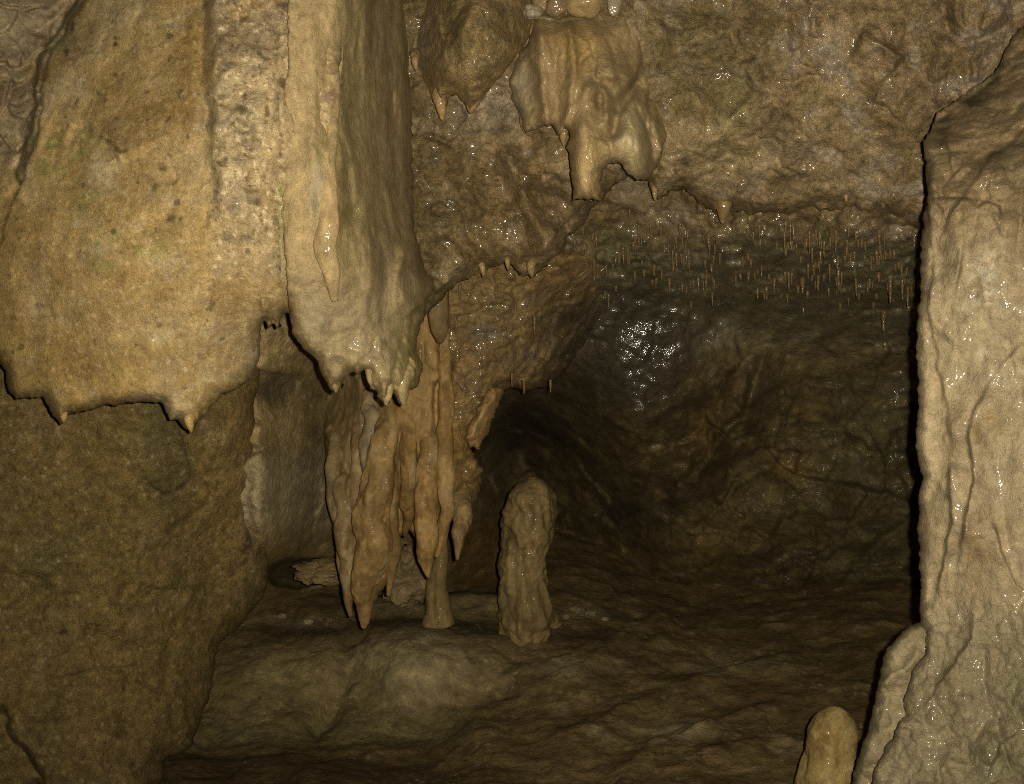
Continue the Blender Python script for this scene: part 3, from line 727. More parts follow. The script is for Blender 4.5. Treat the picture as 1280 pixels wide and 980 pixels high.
for (x, y0, y1, Y, r) in [(466,440,486,2.16,8),(481,455,506,2.17,9),(503,455,506,2.19,9),(419,450,490,2.12,8)]:
    drip(fc, M_STREAK, x, y0, y1, Y, r, (.32, .235, .105), x)
tube('rib', M_STREAK, [(424,40,2.08),(419,120,2.03),(414,190,1.985),(410,250,1.97),(408,300,1.965),(412,340,1.985),(418,376,2.01)], [5,7,9,12,14,12,4], (.34, .245, .115), seg=48, lump=.26, wob=.25, flat=.8, ring=.003, parent=fc, seed=3, wet=.15)

# ------------------------------------------------------------------ dark hanging boss at the top
bo_poly = [(528,-120),(660,-120),(668,20),(664,42),(652,62),(640,78),(630,92),(617,104),(604,117),(596,130),(588,140),(580,130),(571,118),(561,120),(556,136),(550,150),(545,135),(536,112),(522,88),(514,66),(520,40),(532,10)]
bo_ctrl = [(530,-100,2.25),(660,-100,2.2),(530,40,2.3),(590,40,2.12),(650,30,2.22),(560,100,2.2),(600,90,2.15),(590,135,2.2),(530,90,2.3)]
def bo_shape(px, py, P, d):
    return .03*fbm(P, 8, 3, 121)+.018*facet(P, 13, 47)[0]+.008*fbm(P, 26, 4, 122, ax=(1, 1, .5))+.006*fbm(P, 60, 3, 123)-.03*fold(px, py, [(600,-10),(575,40),(540,90)], 8, 30)
def bo_col(px, py, P, d):
    c = basec(px, (.25, .17, .078))
    v = fbm(P, 9, 4, 124)
    c = mixc(c, (.12, .09, .035), .8*blob(px, py, 560, 35, 30, 45)+.7*blob(px, py, 630, 30, 30, 30)+.4*sst(0, .3, v))
    c = mixc(c, (.24, .20, .15), blob(px, py, 522, 40, 14, 50)*.8)
    c = mixc(c, (.38, .25, .10), sst(9, 2, d)*.8)
    c = c*(1+.5*fbm(P, 22, 4, 125))[:, None]
    return c, .5*wetspots(P, .12, 30)
bo = empty('hanging_boss', at(590, 60, 2.2))
tag(bo, 'dark brown bulging boss of rock with two pale pointed tips at its foot', 'rock boss')
sheet('boss', M_ROCK, bo_poly, bo_ctrl, bo_shape, bo_col, R=40, bulge=.16, jag=2, thick=.22, parent=bo)
for (x, y0, y1, r) in [(552,96,150,8),(588,104,141,11),(519,66,88,4)]:
    drip(bo, M_CALC, x, y0, y1, 2.30, r, (.29, .19, .08), x)

# golden flowstone next to it
go_poly = [(655,-120),(806,-120),(806,30),(808,80),(822,100),(836,130),(832,172),(824,204),(812,222),(797,226),(786,217),(776,206),(764,202),(754,215),(750,250),(716,250),(713,212),(709,186),(712,168),(706,160),(697,170),(690,155),(672,160),(657,166),(650,146),(640,120),(635,100),(641,80),(664,45)]
go_ctrl = [(655,-100,2.26),(850,-100,2.36),(650,80,2.34),(690,60,2.29),(740,60,2.27),(800,60,2.36),(845,60,2.42),(846,-60,2.38),(660,150,2.32),(690,150,2.28),(732,160,2.2),(732,245,2.24),(790,170,2.22),(830,150,2.44),(795,215,2.25)]
def go_shape(px, py, P, d):
    n = .03*fbm(P, 7, 3, 131, ax=(1, 1, .5))+.014*fbm(P, 24, 4, 132, ax=(1, 1, .3))+.012*facet(P, 18, 56, ax=(1, 1, .6))[0]+.005*fbm(P, 60, 3, 133)-.014*lumps(P, 16, 61, .5, ax=(1.2, 1, .6))
    n = n+.05*sst(40, 18, py+.05*px-35)*0
    n = n-.05*fold(px, py, [(650,24),(690,24),(740,22),(780,15)], 16, 7)*-1
    n = n-.045*stroke(px, py, [(732,110),(732,180),(732,250)], 17)
    n = n-.03*stroke(px, py, [(676,50),(680,100),(684,155)], 9)-.03*stroke(px, py, [(712,40),(716,100),(705,160)], 7)
    n = n+.03*blob(px, py, 748, 130, 8, 15)-.014*stroke(px, py, [(736,110),(750,108),(760,125),(756,150)], 5)
    n = n-.04*fold(px, py, [(745,92),(775,88),(796,100)], 10, 24)
    n = n+.05*stroke(px, py, [(796,106),(775,135),(765,165)], 8)
    n = n-.05*blob(px, py, 792, 172, 20, 36)
    n = n+.03*stroke(px, py, [(814,120),(812,160),(822,205)], 6)
    return n
def go_col(px, py, P, d):
    c = basec(px, (.29, .205, .10))
    v = fbm(P, 8, 4, 134, ax=(1, 1, .3)); v2 = fbm(P, 24, 4, 135, ax=(1, 1, .3))
    c = mixc(c, (.31, .195, .06), sst(0, .35, v)*.5+.4*blob(px, py, 700, 45, 40, 25))
    c = mixc(c, (.20, .145, .06), sst(-.05, -.35, v)*.7)
    c = mixc(c, (.33, .28, .17), blob(px, py, 650, 110, 14, 50)*.8)
    c = mixc(c, (.17, .125, .055), .6*blob(px, py, 775, 105, 25, 16)+.5*blob(px, py, 748, 130, 8, 14)+.5*blob(px,py,775,160,10,30))
    c = mixc(c, (.56, .45, .25), blob(px, py, 792, 172, 20, 34)*.85)
    c = mixc(c, (.40, .28, .12), blob(px, py, 732, 215, 20, 50)*.6)
    c = mixc(c, (.24, .175, .085), np.maximum(sst(50, 20, py)*.9, sst(14, 3, d)*sst(110, 80, py)*.8))
    c = mixc(c, (.10, .085, .03), stroke(px, py, [(650,24),(690,22),(740,20),(780,14)], 6)*.8)
    c = mixc(c, (.22, .165, .075), sst(800, 835, px)*sst(190, 150, py)*.8)
    c = c*(1+.35*v2)[:, None]
    return c, np.maximum(.6*blob(px, py, 728, 228, 10, 30), .25)*np.maximum(wetspots(P, .1, 30), .4)
go = sheet('flowstone', M_CALC, go_poly, go_ctrl, go_shape, go_col, R=15, bulge=.10, jag=1.5, jag_sc=14, thick=.25, B_map=lambda px, py: np.where((px > 780) & (py < 190), .03, .07))
tag(go, 'golden ribbed flowstone with a blunt cylinder hanging from it under pale pebbles', 'flowstone')
for (x, y0, y1, Y, r) in [(684,116,157,2.33,10),(704,124,182,2.34,7),(656,124,165,2.38,7)]:
    drip(go, M_CALC, x, y0, y1, Y+.02, r, (.29, .19, .075), x)

# pebbles stuck in the roof above the golden flowstone
def pebble(px, py, Y, rx, ry, col, label, seed):
    n, m = 26, 18
    th = np.linspace(0, 2*math.pi, n, endpoint=False); ph = np.linspace(0.12, math.pi-.12, m)
    TH, PH = np.meshgrid(th, ph)
    D = np.stack([np.sin(PH)*np.cos(TH), np.sin(PH)*np.sin(TH), np.cos(PH)], -1)
    nz = 1+.35*perlin(D[..., 0]*1.1+seed, D[..., 1]*1.1, D[..., 2]*1.1, seed)+.08*perlin(D[..., 0]*4+seed, D[..., 1]*4, D[..., 2]*4, 2)
    V = (D*nz[..., None])*np.array([rx, rx*.9, ry])*Y/F+np.array(at(px, py, Y))
    V = V.reshape(-1, 3); i = np.arange(m-1)[:, None]*n; j = np.arange(n)[None]; j2 = (j+1) % n
    Q = np.stack([i+j, i+n+j, i+n+j2, i+j2], -1).reshape(-1, 4)
    nv = len(V); V = np.concatenate([V, [V[:n].mean(0)], [V[-n:].mean(0)]])
    T3 = np.array([[nv, a, (a+1) % n] for a in range(n)]+[[nv+1, (m-1)*n+(a+1) % n, (m-1)*n+a] for a in range(n)])
    o = link_faces('pebble', V, Q, T3, np.zeros((len(V), 3))+np.array(col), .35, M_CALC, None, at(px, py, Y))
    tag(o, label, 'pebble', 'pebbles set in the roof')
pebble(666, 15, 2.255, 12, 9, (.27, .22, .14), 'pale grey oval pebble, leftmost of those set in the roof', 1)
pebble(697, 9, 2.25, 14, 13, (.19, .125, .065), 'brown angular pebble between the pale oval and the broad golden one', 2)
pebble(731, 4, 2.24, 21, 17, (.29, .20, .085), 'broad golden pebble above the golden flowstone', 3)
pebble(768, 6, 2.27, 9, 15, (.27, .22, .14), 'small upright grey pebble right of the broad golden pebble', 4)

# ------------------------------------------------------------------ amber dripstone cluster in the middle
am_poly = [(395,370),(552,360),(558,440),(564,520),(566,600),(565,640),(559,668),(549,694),(541,700),(532,706),(526,690),(520,672),(511,662),(501,674),(494,698),(488,722),(478,735),(470,752),(456,758),(448,742),(440,755),(434,738),(428,725),(421,690),(416,650),(411,600),(405,550),(398,500),(400,430)]
am_ctrl = [(400,380,3.0),(550,370,2.9),(410,480,3.3),(450,480,3.1),(490,510,2.97),(540,510,2.97),(420,600,3.14),(480,600,3.02),(510,600,3.05),(545,600,3.02),(430,700,3.12),(465,700,3.06),(510,660,3.12),(550,670,3.06)]
def am_shape(px, py, P, d):
    n = .03*fbm(P, 6, 3, 141, ax=(1, 1, .35))+.014*fbm(P, 20, 4, 142, ax=(1, 1, .35))+.005*fbm(P, 50, 3, 143)
    for x, y, r in [(485,530,14),(499,520,12),(514,532,10),(530,545,10),(552,448,10),(492,560,9),(478,556,9),(520,560,8)]:
        n = n-.022*blob(px, py, x, y, r, r)
    n = n+.016*facet(P, 22, 51, ax=(1, 1, .5))[0]
    for pts, w in [([(500,560),(497,660)], 5), ([(523,560),(520,680)], 4), ([(547,480),(545,690)], 4), ([(448,600),(447,740)], 5), ([(418,560),(424,640)], 4)]:
        n = n+.055*stroke(px, py, pts, w*1.2)*(.35+.9*sst(-.25, .3, fbm(P, 9, 3, 27)))
    n = n-.020*lumps(P, 17, 59, .5, ax=(1.2, 1, .6))-.006*lumps(P, 45, 64, .5)
    return n
def am_col(px, py, P, d):
    c = basec(px, (.30, .195, .078))
    v = fbm(P, 7, 4, 144, ax=(1, 1, .3)); v2 = fbm(P, 24, 4, 145, ax=(1, 1, .4))
    c = mixc(c, (.21, .12, .04), sst(0, .3, v)*.75)
    c = mixc(c, (.40, .25, .09), sst(-.05, -.35, v)*.6)
    c = mixc(c, (.15, .11, .045), sst(480, 440, px)*sst(610, 530, py)*.85)
    c = mixc(c, (.26, .165, .065), sst(460, 430, px)*sst(560, 620, py)*.6)
    c = mixc(c, (.30, .25, .17), .8*stroke(px, py, [(470,480),(462,530),(445,580)], 11)*sst(-.3, .2, v2))
    c = mixc(c, (.15, .09, .03), .7*stroke(px, py, [(545,380),(560,500),(562,700)], 5)+.6*stroke(px, py, [(497,570),(494,650)], 6)+.7*blob(px, py, 500, 440, 40, 30))
    c = mixc(c, (.34, .23, .10), .5*stroke(px, py, [(480,545),(476,620),(465,750)], 12)+.45*stroke(px, py, [(535,560),(533,700)], 8)+.35*stroke(px, py, [(557,460),(556,640)], 5))
    c = mixc(c, (.10, .06, .022), .5*stroke(px, py, [(452,600),(450,740)], 4)+.5*stroke(px, py, [(523,570),(519,670)], 4)+.5*stroke(px, py, [(547,560),(545,690)], 3))
    c = c*(1+.4*v2)[:, None]
    return c, .2*wetspots(P, .1, 30)
am = empty('dripstone_cluster', at(490, 400, 3.0))
tag(am, 'amber ribbed dripstone mass in the middle, hanging behind the ragged curtain', 'dripstone')
sheet('ribbed_body', M_AMBER, am_poly, am_ctrl, am_shape, am_col, R=16, bulge=.12, jag=2, thick=.4, parent=am, warp=4.5)
def amber_cols(V, c):
    P = [V[:, k].astype(f32) for k in range(3)]
    c = mixc(c, (.16, .095, .034), sst(.02, .3, fbm(P, 13, 4, 28, ax=(1, 1, .3)))*.65)
    c = mixc(c, (.36, .27, .14), sst(.04, .32, fbm(P, 17, 4, 29, ax=(1, 1, .5)))*.5)
    return c*(1+.35*fbm(P, 90, 2, 30))[:, None]
for k, (pts, r, cl) in enumerate([
    ([(557,400,3.0),(557,450,2.93),(557,530,2.92),(556,610,2.94),(553,660,2.97),(546,696,3.0)], [5,8,10,10,8,2.5], (.29,.18,.065)),
    ([(512,505,3.08),(513,540,2.97),(513,600,2.97),(510,640,3.02),(507,668,3.1)], [8,11,11,8,3], (.24,.145,.05)),
    ([(496,560,3.14),(494,620,3.02),(491,690,3.04),(486,744,3.07)], [8,9,9,2.5], (.22,.14,.055)),
    ([(447,500,3.2),(449,560,3.06),(450,640,3.04),(448,700,3.06),(447,742,3.1)], [9,12,11,8,2.5], (.24,.16,.075)),
    ([(462,470,3.14),(464,520,3.0),(461,580,2.99),(455,640,3.04)], [7,10,9,3], (.235,.18,.10)),
    ([(416,520,3.28),(419,570,3.12),(423,650,3.09),(427,720,3.1)], [7,10,10,3], (.21,.145,.068))]):
    tube('rib', M_AMBER, pts, r, cl, seg=40, parent=am, seed=40+k, lump=.34, lump_sc=17, ring=.004, wet=.008, colfn=amber_cols, wob=.5)
G_ST = 'stalactites along the foot of the amber dripstone'
def stalactite(label, pts, r, col, group=G_ST, **kw):
    o = tube('stalactite', kw.pop('mat', M_AMBER), pts, r, col, **kw)
    return tag(o, label, 'stalactite', group)
stalactite('longest amber stalactite, thick, its tip nearly touching the cave floor', [(486,515,3.08),(483,545,2.96),(479,610,2.94),(470,680,2.94),(462,730,2.96),(454,784,2.99)], [11,16,20,21,17,3.5], (.275, .175, .066), seed=11, wet=.02, lump=.34, lump_sc=17, seg=64, ring=.004, colfn=amber_cols, wob=.5)
stalactite('pointed amber stalactite ending just left of the slim cone stalagmite', [(536,525,3.06),(536,560,2.95),(534,620,2.93),(532,672,2.93),(534,704,2.95),(536,722,2.96)], [9,13,14,14,8,2], (.28, .172, .062), seed=12, wet=.02, lump=.32, lump_sc=17, seg=56, ring=.004, colfn=amber_cols, wob=.4)
stalactite('short spiky stalactite right of the slim cone stalagmite', [(578,600,3.22),(577,640,3.08),(573,668,3.03),(572,699,3.03)], [12,13,9,2], (.25, .165, .075), seed=13, wet=.02, lump=.4, lump_sc=20, ring=.003, colfn=amber_cols, wob=.5)
stalactite('thin dull stalactite left of the longest amber one', [(432,560,3.22),(433,610,3.07),(433,680,3.05),(434,730,3.05),(439,770,3.07)], [9,12,12,9,2.5], (.22, .148, .065), seed=14, wet=.02, lump=.34, lump_sc=17, ring=.004, colfn=amber_cols, wob=.5)
fk_poly = [(616,484),(630,486),(626,500),(616,520),(611,540),(603,552),(600,562),(589,560),(580,549),(586,532),(596,512),(606,494)]
fk = sheet('rock_flake', M_AMBER, fk_poly, [(620,490,3.0),(600,520,2.96),(590,550,2.96),(630,520,3.05)], lambda px, py, P, d: .02*fbm(P, 12, 3, 52)+.01*facet(P, 25, 53)[0]-.02*fold(px, py, [(622,488),(600,520),(590,552)], 4, 10),
    lambda px, py, P, d: (mixc(basec(px, (.34, .22, .085)), (.24, .15, .055), sst(0, .3, fbm(P, 20, 3, 54)))*(1+.4*fbm(P, 50, 3, 55))[:, None], .05+0*px), R=10, bulge=.05, jag=1.5, jag_sc=12, step=1.4, thick=.12)
tag(fk, 'slanting pale amber flake of rock at the upper left edge of the dark hole', 'rock flake')

# stub stalactite hidden under the rim
stalactite('short fat brown stalactite under the rim beside the streaked curtain', [(546,360,2.75),(546,395,2.76),(548,415,2.77),(549,428,2.78)], [13,13,11,4], (.17, .115, .05), seed=16, group=None)

# ------------------------------------------------------------------ stalagmites
def mottled(V, c):
    P = [V[:, k].astype(f32) for k in range(3)]
    c = mixc(c, (.20, .115, .03), sst(.0, .3, fbm(P, 18, 4, 25))*.75)
    return mixc(c, (.34, .27, .13), sst(.05, .3, fbm(P, 26, 4, 26))*.5)

def stalagmite(label, pts, r, col, **kw):
    o = tube('stalagmite', kw.pop('mat', M_AMBER), pts, r, col, origin='first', **kw)
    return tag(o, label, 'stalagmite', 'stalagmites on the cave floor')
stalagmite('tall lumpy brown stalagmite standing before the dark hole', [(660,783,3.70),(659,766,3.66),(659,740,3.66),(659,700,3.66),(663,662,3.66),(665,640,3.66),(662,618,3.66),(662,604,3.66),(662,597,3.66)], [35,31,28,27,30,31,27,25,20], (.215, .15, .062), seed=21, lump=.34, lump_sc=15, seg=96, ring=.003, dome=1.3, wet=.05)
stalagmite('slim smooth cone stalagmite beneath the pointed amber stalactite', [(545,780,3.68),(545,765,3.68),(546,740,3.68),(549,710,3.68),(553,680,3.68),(554,668,3.68)], [21,16,14,11,6,2], (.22, .155, .062), seed=22, lump=.10, seg=48, wet=.03)
stalagmite('rounded yellowish stalagmite in front, next to the flowstone column foot', [(1036,1075,2.32),(1037,1000,2.32),(1039,950,2.32),(1041,915,2.32),(1043,896,2.32),(1043,885,2.32),(1043,883,2.32)], [42,36,32,30,28,27,26], (.28, .20, .075), seed=23, lump=.17, seg=96, lump_sc=22, mat=M_CALC, wet=.06, colfn=mottled, dome=1.15, ring=.003)
# rounded rock behind the cluster
def boulder(px, py, Y, rx, ry, col, label, seed, name='boulder', n=70, m=44):
    th = np.linspace(0, 2*math.pi, n, endpoint=False); ph = np.linspace(0.05, math.pi-.05, m)
    TH, PH = np.meshgrid(th, ph)
    D = np.stack([np.sin(PH)*np.cos(TH), np.sin(PH)*np.sin(TH), np.cos(PH)], -1)
    Dn = [D[..., k].astype(f32)+seed for k in range(3)]
    nz = 1+.45*fbm(Dn, 1.2, 4, seed)+.12*(fbm(Dn, 4, 3, seed+2, ridged=True)-.3)+.35*facet(Dn, 1.7, int(seed) % 40, .2)[0]
    V = (D*nz[..., None])*np.array([rx, rx*.9, ry])*Y/F+np.array(at(px, py, Y))
    V = V.reshape(-1, 3); i = np.arange(m-1)[:, None]*n; j = np.arange(n)[None]; j2 = (j+1) % n
    Q = np.stack([i+j, i+n+j, i+n+j2, i+j2], -1).reshape(-1, 4)
    nv = len(V); V = np.concatenate([V, [V[:n].mean(0)], [V[-n:].mean(0)]])
    T3 = np.array([[nv, a, (a+1) % n] for a in range(n)]+[[nv+1, (m-1)*n+(a+1) % n, (m-1)*n+a] for a in range(n)])
    P = [V[:, k].astype(f32) for k in range(3)]
    c = (np.zeros((len(V), 3))+np.array(col))*(1+.5*fbm(P, 20, 3, seed))[:, None]
    o = link_faces(name, V, Q, T3, c, .05, M_DARK, None, at(px, py+ry, Y))
    return tag(o, label, 'boulder')
boulder(508, 722, 3.85, 32, 34, (.26, .19, .09), 'rounded pale brown boulder behind the hanging amber stalactites', 31)
boulder(405, 715, 3.62, 34, 14, (.24, .17, .07), 'flat pale slab of rock leaning across the low opening at left', 33)

random.seed(3)
for (x, y, r) in [(722,764,7),(738,768,5),(708,772,4),(694,783,5),(672,787,4),(385,779,5),(412,776,4),(352,772,5),(756,775,3.5),(925,832,5)]:
    Y = float(FLC(np.array([float(x)]), np.array([float(y)]))[0])
    o = boulder(x, y-r*.35, Y-.02, r*1.3, r*.8, random.choice([(.20, .15, .08), (.16, .115, .055), (.22, .17, .095)]), 'small pale crumb of stone lying on the brown cave floor', 70+x, 'loose_stone', 26, 16)
    o['group'] = 'crumbs of stone on the cave floor'; o['category'] = 'stone'

# ------------------------------------------------------------------ flowstone column on the right
co = empty('flowstone_column', at(1210, 900, 1.8))
tag(co, 'cream fluted flowstone column running the height of the right side', 'flowstone column', kind='thing')
sh_poly = [(1172,140),(1200,122),(1228,104),(1244,92),(1256,66),(1266,44),(1290,22),(1400,-60),(1750,-280),(1750,1190),(1060,1190),(1080,1010),(1096,950),(1112,925),(1132,894),(1130,875),(1140,842),(1154,815),(1160,795),(1152,780),(1150,740),(1147,660),(1149,620),(1153,596),(1146,560),(1147,480),(1146,405),(1150,360),(1151,320),(1156,260),(1160,205),(1154,190),(1156,176),(1166,160)]
sh_ctrl = [(1165,150,1.99),(1245,100,2.0),(1280,60,2.0),(1500,-50,2.0),(1750,-250,1.9),(1156,260,1.86),(1160,190,1.92),(1200,200,1.87),(1200,260,1.81),(1280,150,1.86),(1280,230,1.76),(1450,250,1.5),(1750,300,1.35),
           (1150,400,1.82),(1180,400,1.785),(1220,400,1.75),(1280,400,1.70),(1500,500,1.52),(1150,600,1.82),(1190,600,1.78),(1280,600,1.70),(1150,720,1.83),(1190,740,1.79),(1280,760,1.68),
           (1140,860,1.82),(1200,880,1.74),(1280,900,1.65),(1100,960,1.80),(1090,1150,1.72),(1300,1150,1.48),(1750,1150,1.25)]
SH_FOLDS = [
    ([(1168,200),(1161,240),(1164,290),(1170,330),(1163,385),(1170,430),(1178,480),(1188,530),(1195,568)], 4, 16, .045),
    ([(1202,300),(1196,350),(1190,395),(1193,440),(1193,478)], 12, 5, .04),
    ([(1190,575),(1186,605),(1192,650),(1184,690),(1174,730),(1165,775)], 4, 18, .045),
    ([(1280,428),(1258,452),(1238,482),(1222,508),(1214,545),(1219,600),(1206,660),(1198,710),(1206,752)], 5, 22, .05),
    ([(1300,182),(1262,188),(1240,196),(1226,216),(1208,246),(1190,264),(1178,292),(1172,325)], 5, 26, .055),
    ([(1248,200),(1237,240),(1240,262),(1256,295)], 5, 14, .035),
    ([(1184,165),(1190,200),(1196,232)], 5, 10, .03),
    ([(1240,650),(1250,690),(1268,728),(1290,745)], 18, 5, .04),
    ([(1215,760),(1218,800),(1185,842),(1160,880),(1140,920)], 6, 24, .035),
    ([(1163,782),(1172,776),(1186,775)], 5, 16, .02),
    ([(1280,905),(1250,930),(1235,960)], 14, 6, .04),
    
    ([(1175,500),(1182,545),(1179,565)], 6, 5, .02),
]
def sh_shape(px, py, P, d):
    n = .03*fbm(P, 5, 3, 151, ax=(1, 1, .5))+.012*fbm(P, 13, 4, 152, ax=(1, 1, .5))+.005*fbm(P, 38, 4, 153)
    n = n-.034*lumps(P, 9, 57, .6, ax=(1.3, 1, .55))-.009*lumps(P, 28, 58, .5, ax=(1, 1, .7))
    low = sst(700, 800, py)
    n = n+low*(.02*fbm(P, 16, 4, 154)+.008*(fbm(P, 40, 3, 155, ridged=True)-.2))
    top = sst(330, 250, py)
    n = n+top*(.025*fbm(P, 14, 4, 156)+.016*facet(P, 12, 49)[0]-.022*lumps(P, 14, 62, .5, ax=(1.2, 1, .6))+.03*stroke(px, py, [(1172,152),(1205,128),(1240,100)], 7))
    for pts, wl, wr, a in SH_FOLDS:
        n = n-a*(.1+.5*sst(-.25, .3, fbm(P, 9, 3, 167)))*fold(px, py, pts, wl*.55 if wl < wr else wl*1.3, wr*.55 if wr < wl else wr*1.3)
    n = n-.03*blob(px, py, 1125, 905, 18, 14)
    return n
def sh_col(px, py, P, d):
    c = basec(px, (.33, .255, .15))
    v = fbm(P, 6, 4, 157, ax=(1, 1, .5)); v2 = fbm(P, 18, 5, 158, ax=(1, 1, .8), gain=.65)
    c = mixc(c, (.25, .17, .085), sst(0, .3, v)*.65)
    c = mixc(c, (.39, .31, .19), sst(-.05, -.35, v)*.6)
    c = mixc(c, (.42, .33, .19), sst(60, 10, d)*sst(300, 360, py)*sst(800, 740, py)*.7)
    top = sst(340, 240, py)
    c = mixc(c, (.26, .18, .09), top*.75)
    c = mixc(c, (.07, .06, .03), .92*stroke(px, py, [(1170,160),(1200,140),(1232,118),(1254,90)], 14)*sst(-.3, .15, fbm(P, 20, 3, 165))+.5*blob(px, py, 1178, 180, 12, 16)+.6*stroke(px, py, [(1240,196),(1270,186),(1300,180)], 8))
    c = mixc(c, (.56, .50, .36), .95*blob(px, py, 1230, 358, 15, 36)*sst(-.12, .12, fbm(P, 60, 2, 166))+.5*blob(px, py, 1202, 385, 6, 10)+.4*blob(px, py, 1226, 440, 8, 8))
    low = sst(720, 820, py)
    c = mixc(c, (.24, .20, .12), low*.75)
    c = mixc(c, (.20, .165, .085), low*sst(.1, .35, v2)*.6)
    c = mixc(c, (.15, .15, .07), .6*blob(px, py, 1272, 860, 16, 60)+.5*blob(px,py,1250,960,40,30))
    c = mixc(c, (.42, .25, .05), .6*(blob(px, py, 1213, 670, 3, 6)+blob(px, py, 1212, 697, 3, 5)+blob(px, py, 1223, 540, 4, 6)+blob(px, py, 1240, 522, 4, 6)))
    for pts, wl, wr, a in SH_FOLDS:
        dd, ss, tt = line_dist(px, py, pts)
        c = mixc(c, (.15, .11, .06), np.where(ss > 0 if wl < wr else ss < 0, np.exp(-((dd-1.5)/2.0)**2), 0)*.38*sst(-.15, .25, fbm(P, 9, 3, 167)))  # thin line of shade on each fold's steep side, painted into the colour
    c = mixc(c, (.21, .16, .085), sst(.02, .34, fbm(P, 9, 5, 168, gain=.65))*.55)
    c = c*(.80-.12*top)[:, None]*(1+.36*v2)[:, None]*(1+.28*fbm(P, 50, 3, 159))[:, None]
    w = np.maximum(1.3*stroke(px, py, [(1172,150),(1200,132),(1240,100)], 18), .22)
    w = np.maximum(w, .6*blob(px, py, 1270, 190, 20, 12))
    w = np.maximum(w, .45*low*0+.35)
    return c, w*wetspots(P, .08, 26)
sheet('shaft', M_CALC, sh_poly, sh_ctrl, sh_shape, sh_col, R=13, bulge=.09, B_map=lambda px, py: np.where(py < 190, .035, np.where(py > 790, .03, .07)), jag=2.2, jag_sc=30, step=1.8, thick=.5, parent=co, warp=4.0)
mo_poly = [(1160,774),(1138,782),(1120,796),(1106,818),(1097,850),(1094,882),(1083,920),(1069,958),(1058,1010),(1048,1190),(1200,1190),(1180,900),(1185,800)]
mo_ctrl = [(1150,790,1.86),(1180,800,1.84),(1110,840,1.87),(1150,880,1.85),(1090,920,1.86),(1130,960,1.86),(1065,1000,1.92),(1060,1180,1.85),(1190,1180,1.75)]
def mo_col(px, py, P, d):
    c = basec(px, (.25, .20, .115)); v = fbm(P, 16, 4, 161)
    c = mixc(c, (.22, .17, .09), sst(0, .3, v)*.6)
    c = mixc(c, (.17, .14, .07), sst(22, 6, d)*.5)
    return c*(1+.35*fbm(P, 40, 3, 162))[:, None], .3*wetspots(P, .1, 30)
sheet('base_mound', M_CALC, mo_poly, mo_ctrl, lambda px, py, P, d: .025*fbm(P, 9, 4, 163)+.010*(fbm(P, 30, 3, 164, ridged=True)-.2)-.02*fold(px, py, [(1100,860),(1130,835),(1150,810)], 10, 6),
      mo_col, R=14, bulge=.07, jag=2, thick=.5, parent=co)

# ------------------------------------------------------------------ little drips along the roof rims
G_RIM = 'short dripstone tips along the roof rim'
rim = [(903,240,281,15,'forked yellow dripstone tip under the middle of the roof rim'),
       (818,224,252,6,'curled grey dripstone tip below the bright dome of golden flowstone'),
       (1103,234,262,6,'fattest stubby dripstone peg near the cream column'),
       (1118,234,256,5,'stubby dripstone peg nearest the cream column'),
       (1057,232,256,4,'slim brown dripstone peg on the roof rim'),
       (664,318,349,9,'pale dripstone tip at the right end of the scalloped rim'),
       (634,316,340,6,'pale dripstone tip in the middle of the scalloped rim'),
       (603,322,348,6,'pale dripstone tip at the left end of the scalloped rim')]
for x, y0, y1, r, lab in rim:
    Y = sample(CEIL, x, y0)
    Y = 2.55 if Y != Y else Y
    o = drip(None, M_CALC, x, y0, y1-2, Y+.02, r*.62, (.27, .185, .075), x, 'dripstone_tip')
    tag(o, lab, 'dripstone tip', G_RIM)

# ------------------------------------------------------------------ soda straws
def straw_mesh(k):
    rnd = random.Random(k); seg = 8; n = 14
    V = []; c = []
    for i in range(n):
        t = i/(n-1)
        r = (.62*(1-t)**1.3+.38)*(1+.12*math.sin(t*9+k))*(1 if t < .93 else .8)
        cx = .25*math.sin(t*3+k); 
        for j in range(seg):
            a = 2*math.pi*j/seg
            V.append((r*math.cos(a)+cx*t, r*math.sin(a), -t))
            c.append((.12+.02*rnd.random(), .086, .038))
    V = np.array(V)
    i = np.arange(n-1)[:, None]*seg; j = np.arange(seg)[None]; j2 = (j+1) % seg
    Q = np.stack([i+j, i+seg+j, i+seg+j2, i+j2], -1).reshape(-1, 4)
    nv = len(V); V = np.concatenate([V, [(0, 0, .02)], [(V[-seg:].mean(0)+[0, 0, -.03])]])
    T3 = np.array([[nv, b, (b+1) % seg] for b in range(seg)]+[[nv+1, (n-1)*seg+(b+1) % seg, (n-1)*seg+b] for b in range(seg)])
    return V, Q, T3, np.array(c+[c[0], c[0]])
protos = []
G_SS = 'thin soda straws hanging from the greenish roof of the recess'
spots = []
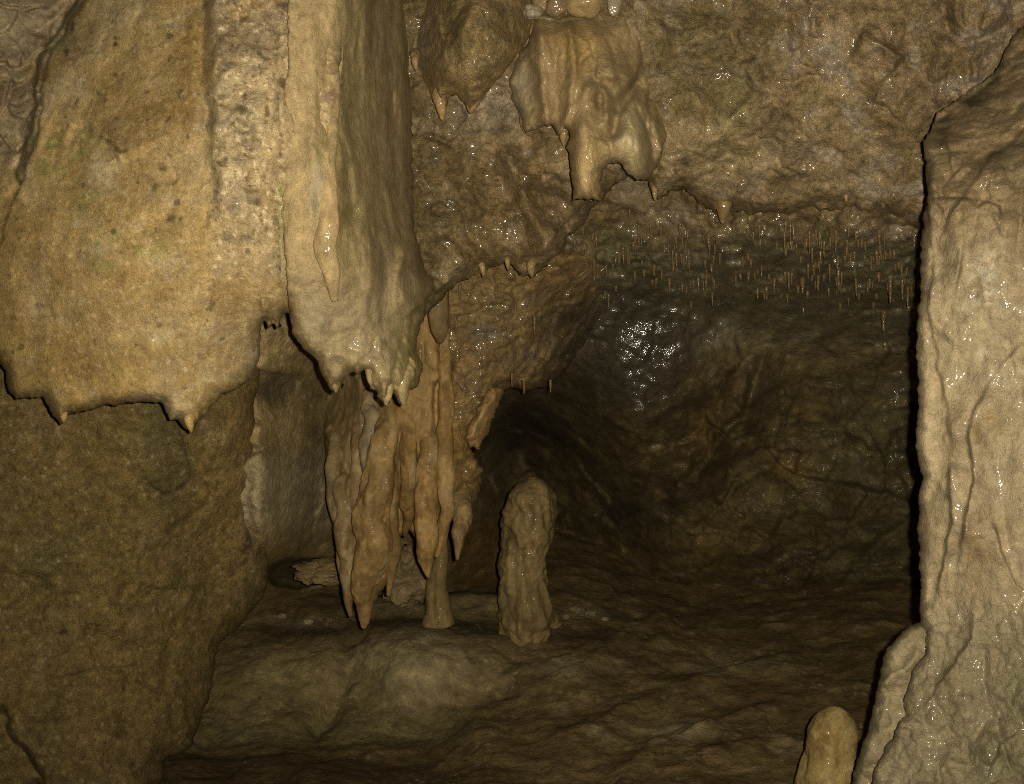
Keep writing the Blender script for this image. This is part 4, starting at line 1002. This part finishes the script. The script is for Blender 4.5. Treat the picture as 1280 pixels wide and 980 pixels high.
# straws the photograph shows one by one, then the thick fringe between them
named = [(981,290,24,3.2),(988,280,30,3),(992,288,16,3),(1012,292,28,3.4),(1020,290,14,3),(1025,294,16,3),(1030,305,20,3),(1045,292,28,3.6),(1023,345,22,3.4),(1037,330,26,3.2),(1048,338,30,3),(1052,340,20,3),(1070,348,26,3.4),(1003,348,22,4.5),(947,360,16,3.2),(968,350,22,3),(986,340,26,3),(1113,345,40,4),(1135,360,30,3),(1128,350,30,3),(1105,390,30,4.5),
         (787,262,14,3),(735,275,12,2.5),(802,265,8,2.5),(620,360,24,2.5),(575,358,20,3),(668,398,24,3),(655,478,16,3),(688,478,14,3),(640,470,16,3.5)]
for p in named: spots.append((p[0], p[1], p[2]*.8, p[3]*1.2))
rnd = random.Random(4)
while len(spots) < 215:
    x = rnd.uniform(700, 1145); y = rnd.gauss(320+.03*(x-800), 26)
    if y < 278 or y > 395: continue
    if any(abs(x-a)+.5*abs(y-b) < 4 for a, b, _, _ in spots): continue
    if float(perlin(np.array(x/26), np.array(y/18), np.array(.3), 9)) < rnd.uniform(-.4, .15): continue
    spots.append((x, y, rnd.uniform(4, 9)+9*rnd.random()**3, rnd.uniform(2.6, 4.6)))
for i, (x, y, ln, wd) in enumerate(spots):
    Y = sample(SHELL, x, y)
    if 560 < x < 700:
        Y = min(Y, 2.95+.0005*(y-350))-.05
    else:
        Y = Y-.01
    k = i % 5
    if len(protos) <= k:
        V, Q, T3, c = straw_mesh(k)
        o = link_faces('soda_straw', V, Q, T3, c, .08, M_CALC, None, (0, 0, 0)); protos.append(o)
    else:
        o = protos[k].copy(); COL.objects.link(o)
    o.location = at(x, y-3, Y)
    w = wd*.66*Y/F
    k_ = rnd.uniform(.8, 1.25); w *= k_
    o.scale = (w, w, (ln+4)*Y/F); o.rotation_euler = (0, 0, rnd.uniform(0, 6.28))
    tag(o, 'thin yellowish soda straw hanging from the wet greenish roof of the recess', 'soda straw', G_SS)

# ------------------------------------------------------------------ light: the flash beside the lens, plus a faint ambient fill added by the world
ld = bpy.data.lights.new('flash', 'SPOT'); ld.energy = 272; ld.color = (1, .922, .74); ld.shadow_soft_size = .008
ld.spot_size = math.radians(112); ld.spot_blend = 1.0
lo = bpy.data.objects.new('flash', ld); COL.objects.link(lo); lo.location = (.036, 0, CAMZ+.016)
lo.rotation_euler = (math.radians(90+7), 0, 0)
w = bpy.data.worlds.new('World'); scene.world = w; w.use_nodes = True
bg = w.node_tree.nodes['Background']; bg.inputs[0].default_value = (.9, .8, .6, 1); bg.inputs[1].default_value = .004

# ------------------------------------------------------------------ camera
cd = bpy.data.cameras.new('camera'); cd.sensor_width = 36; cd.lens = 36; cd.clip_start = .05; cd.clip_end = 100
cam = bpy.data.objects.new('camera', cd); COL.objects.link(cam); cam.location = (0, 0, CAMZ); cam.rotation_euler = (math.radians(90), 0, 0)
scene.camera = cam
scene.view_settings.view_transform = 'Standard'; scene.view_settings.look = 'None'; scene.view_settings.exposure = 0
scene.render.engine = 'CYCLES'
scene.cycles.use_denoising = False
scene.cycles.filter_width = 1.0
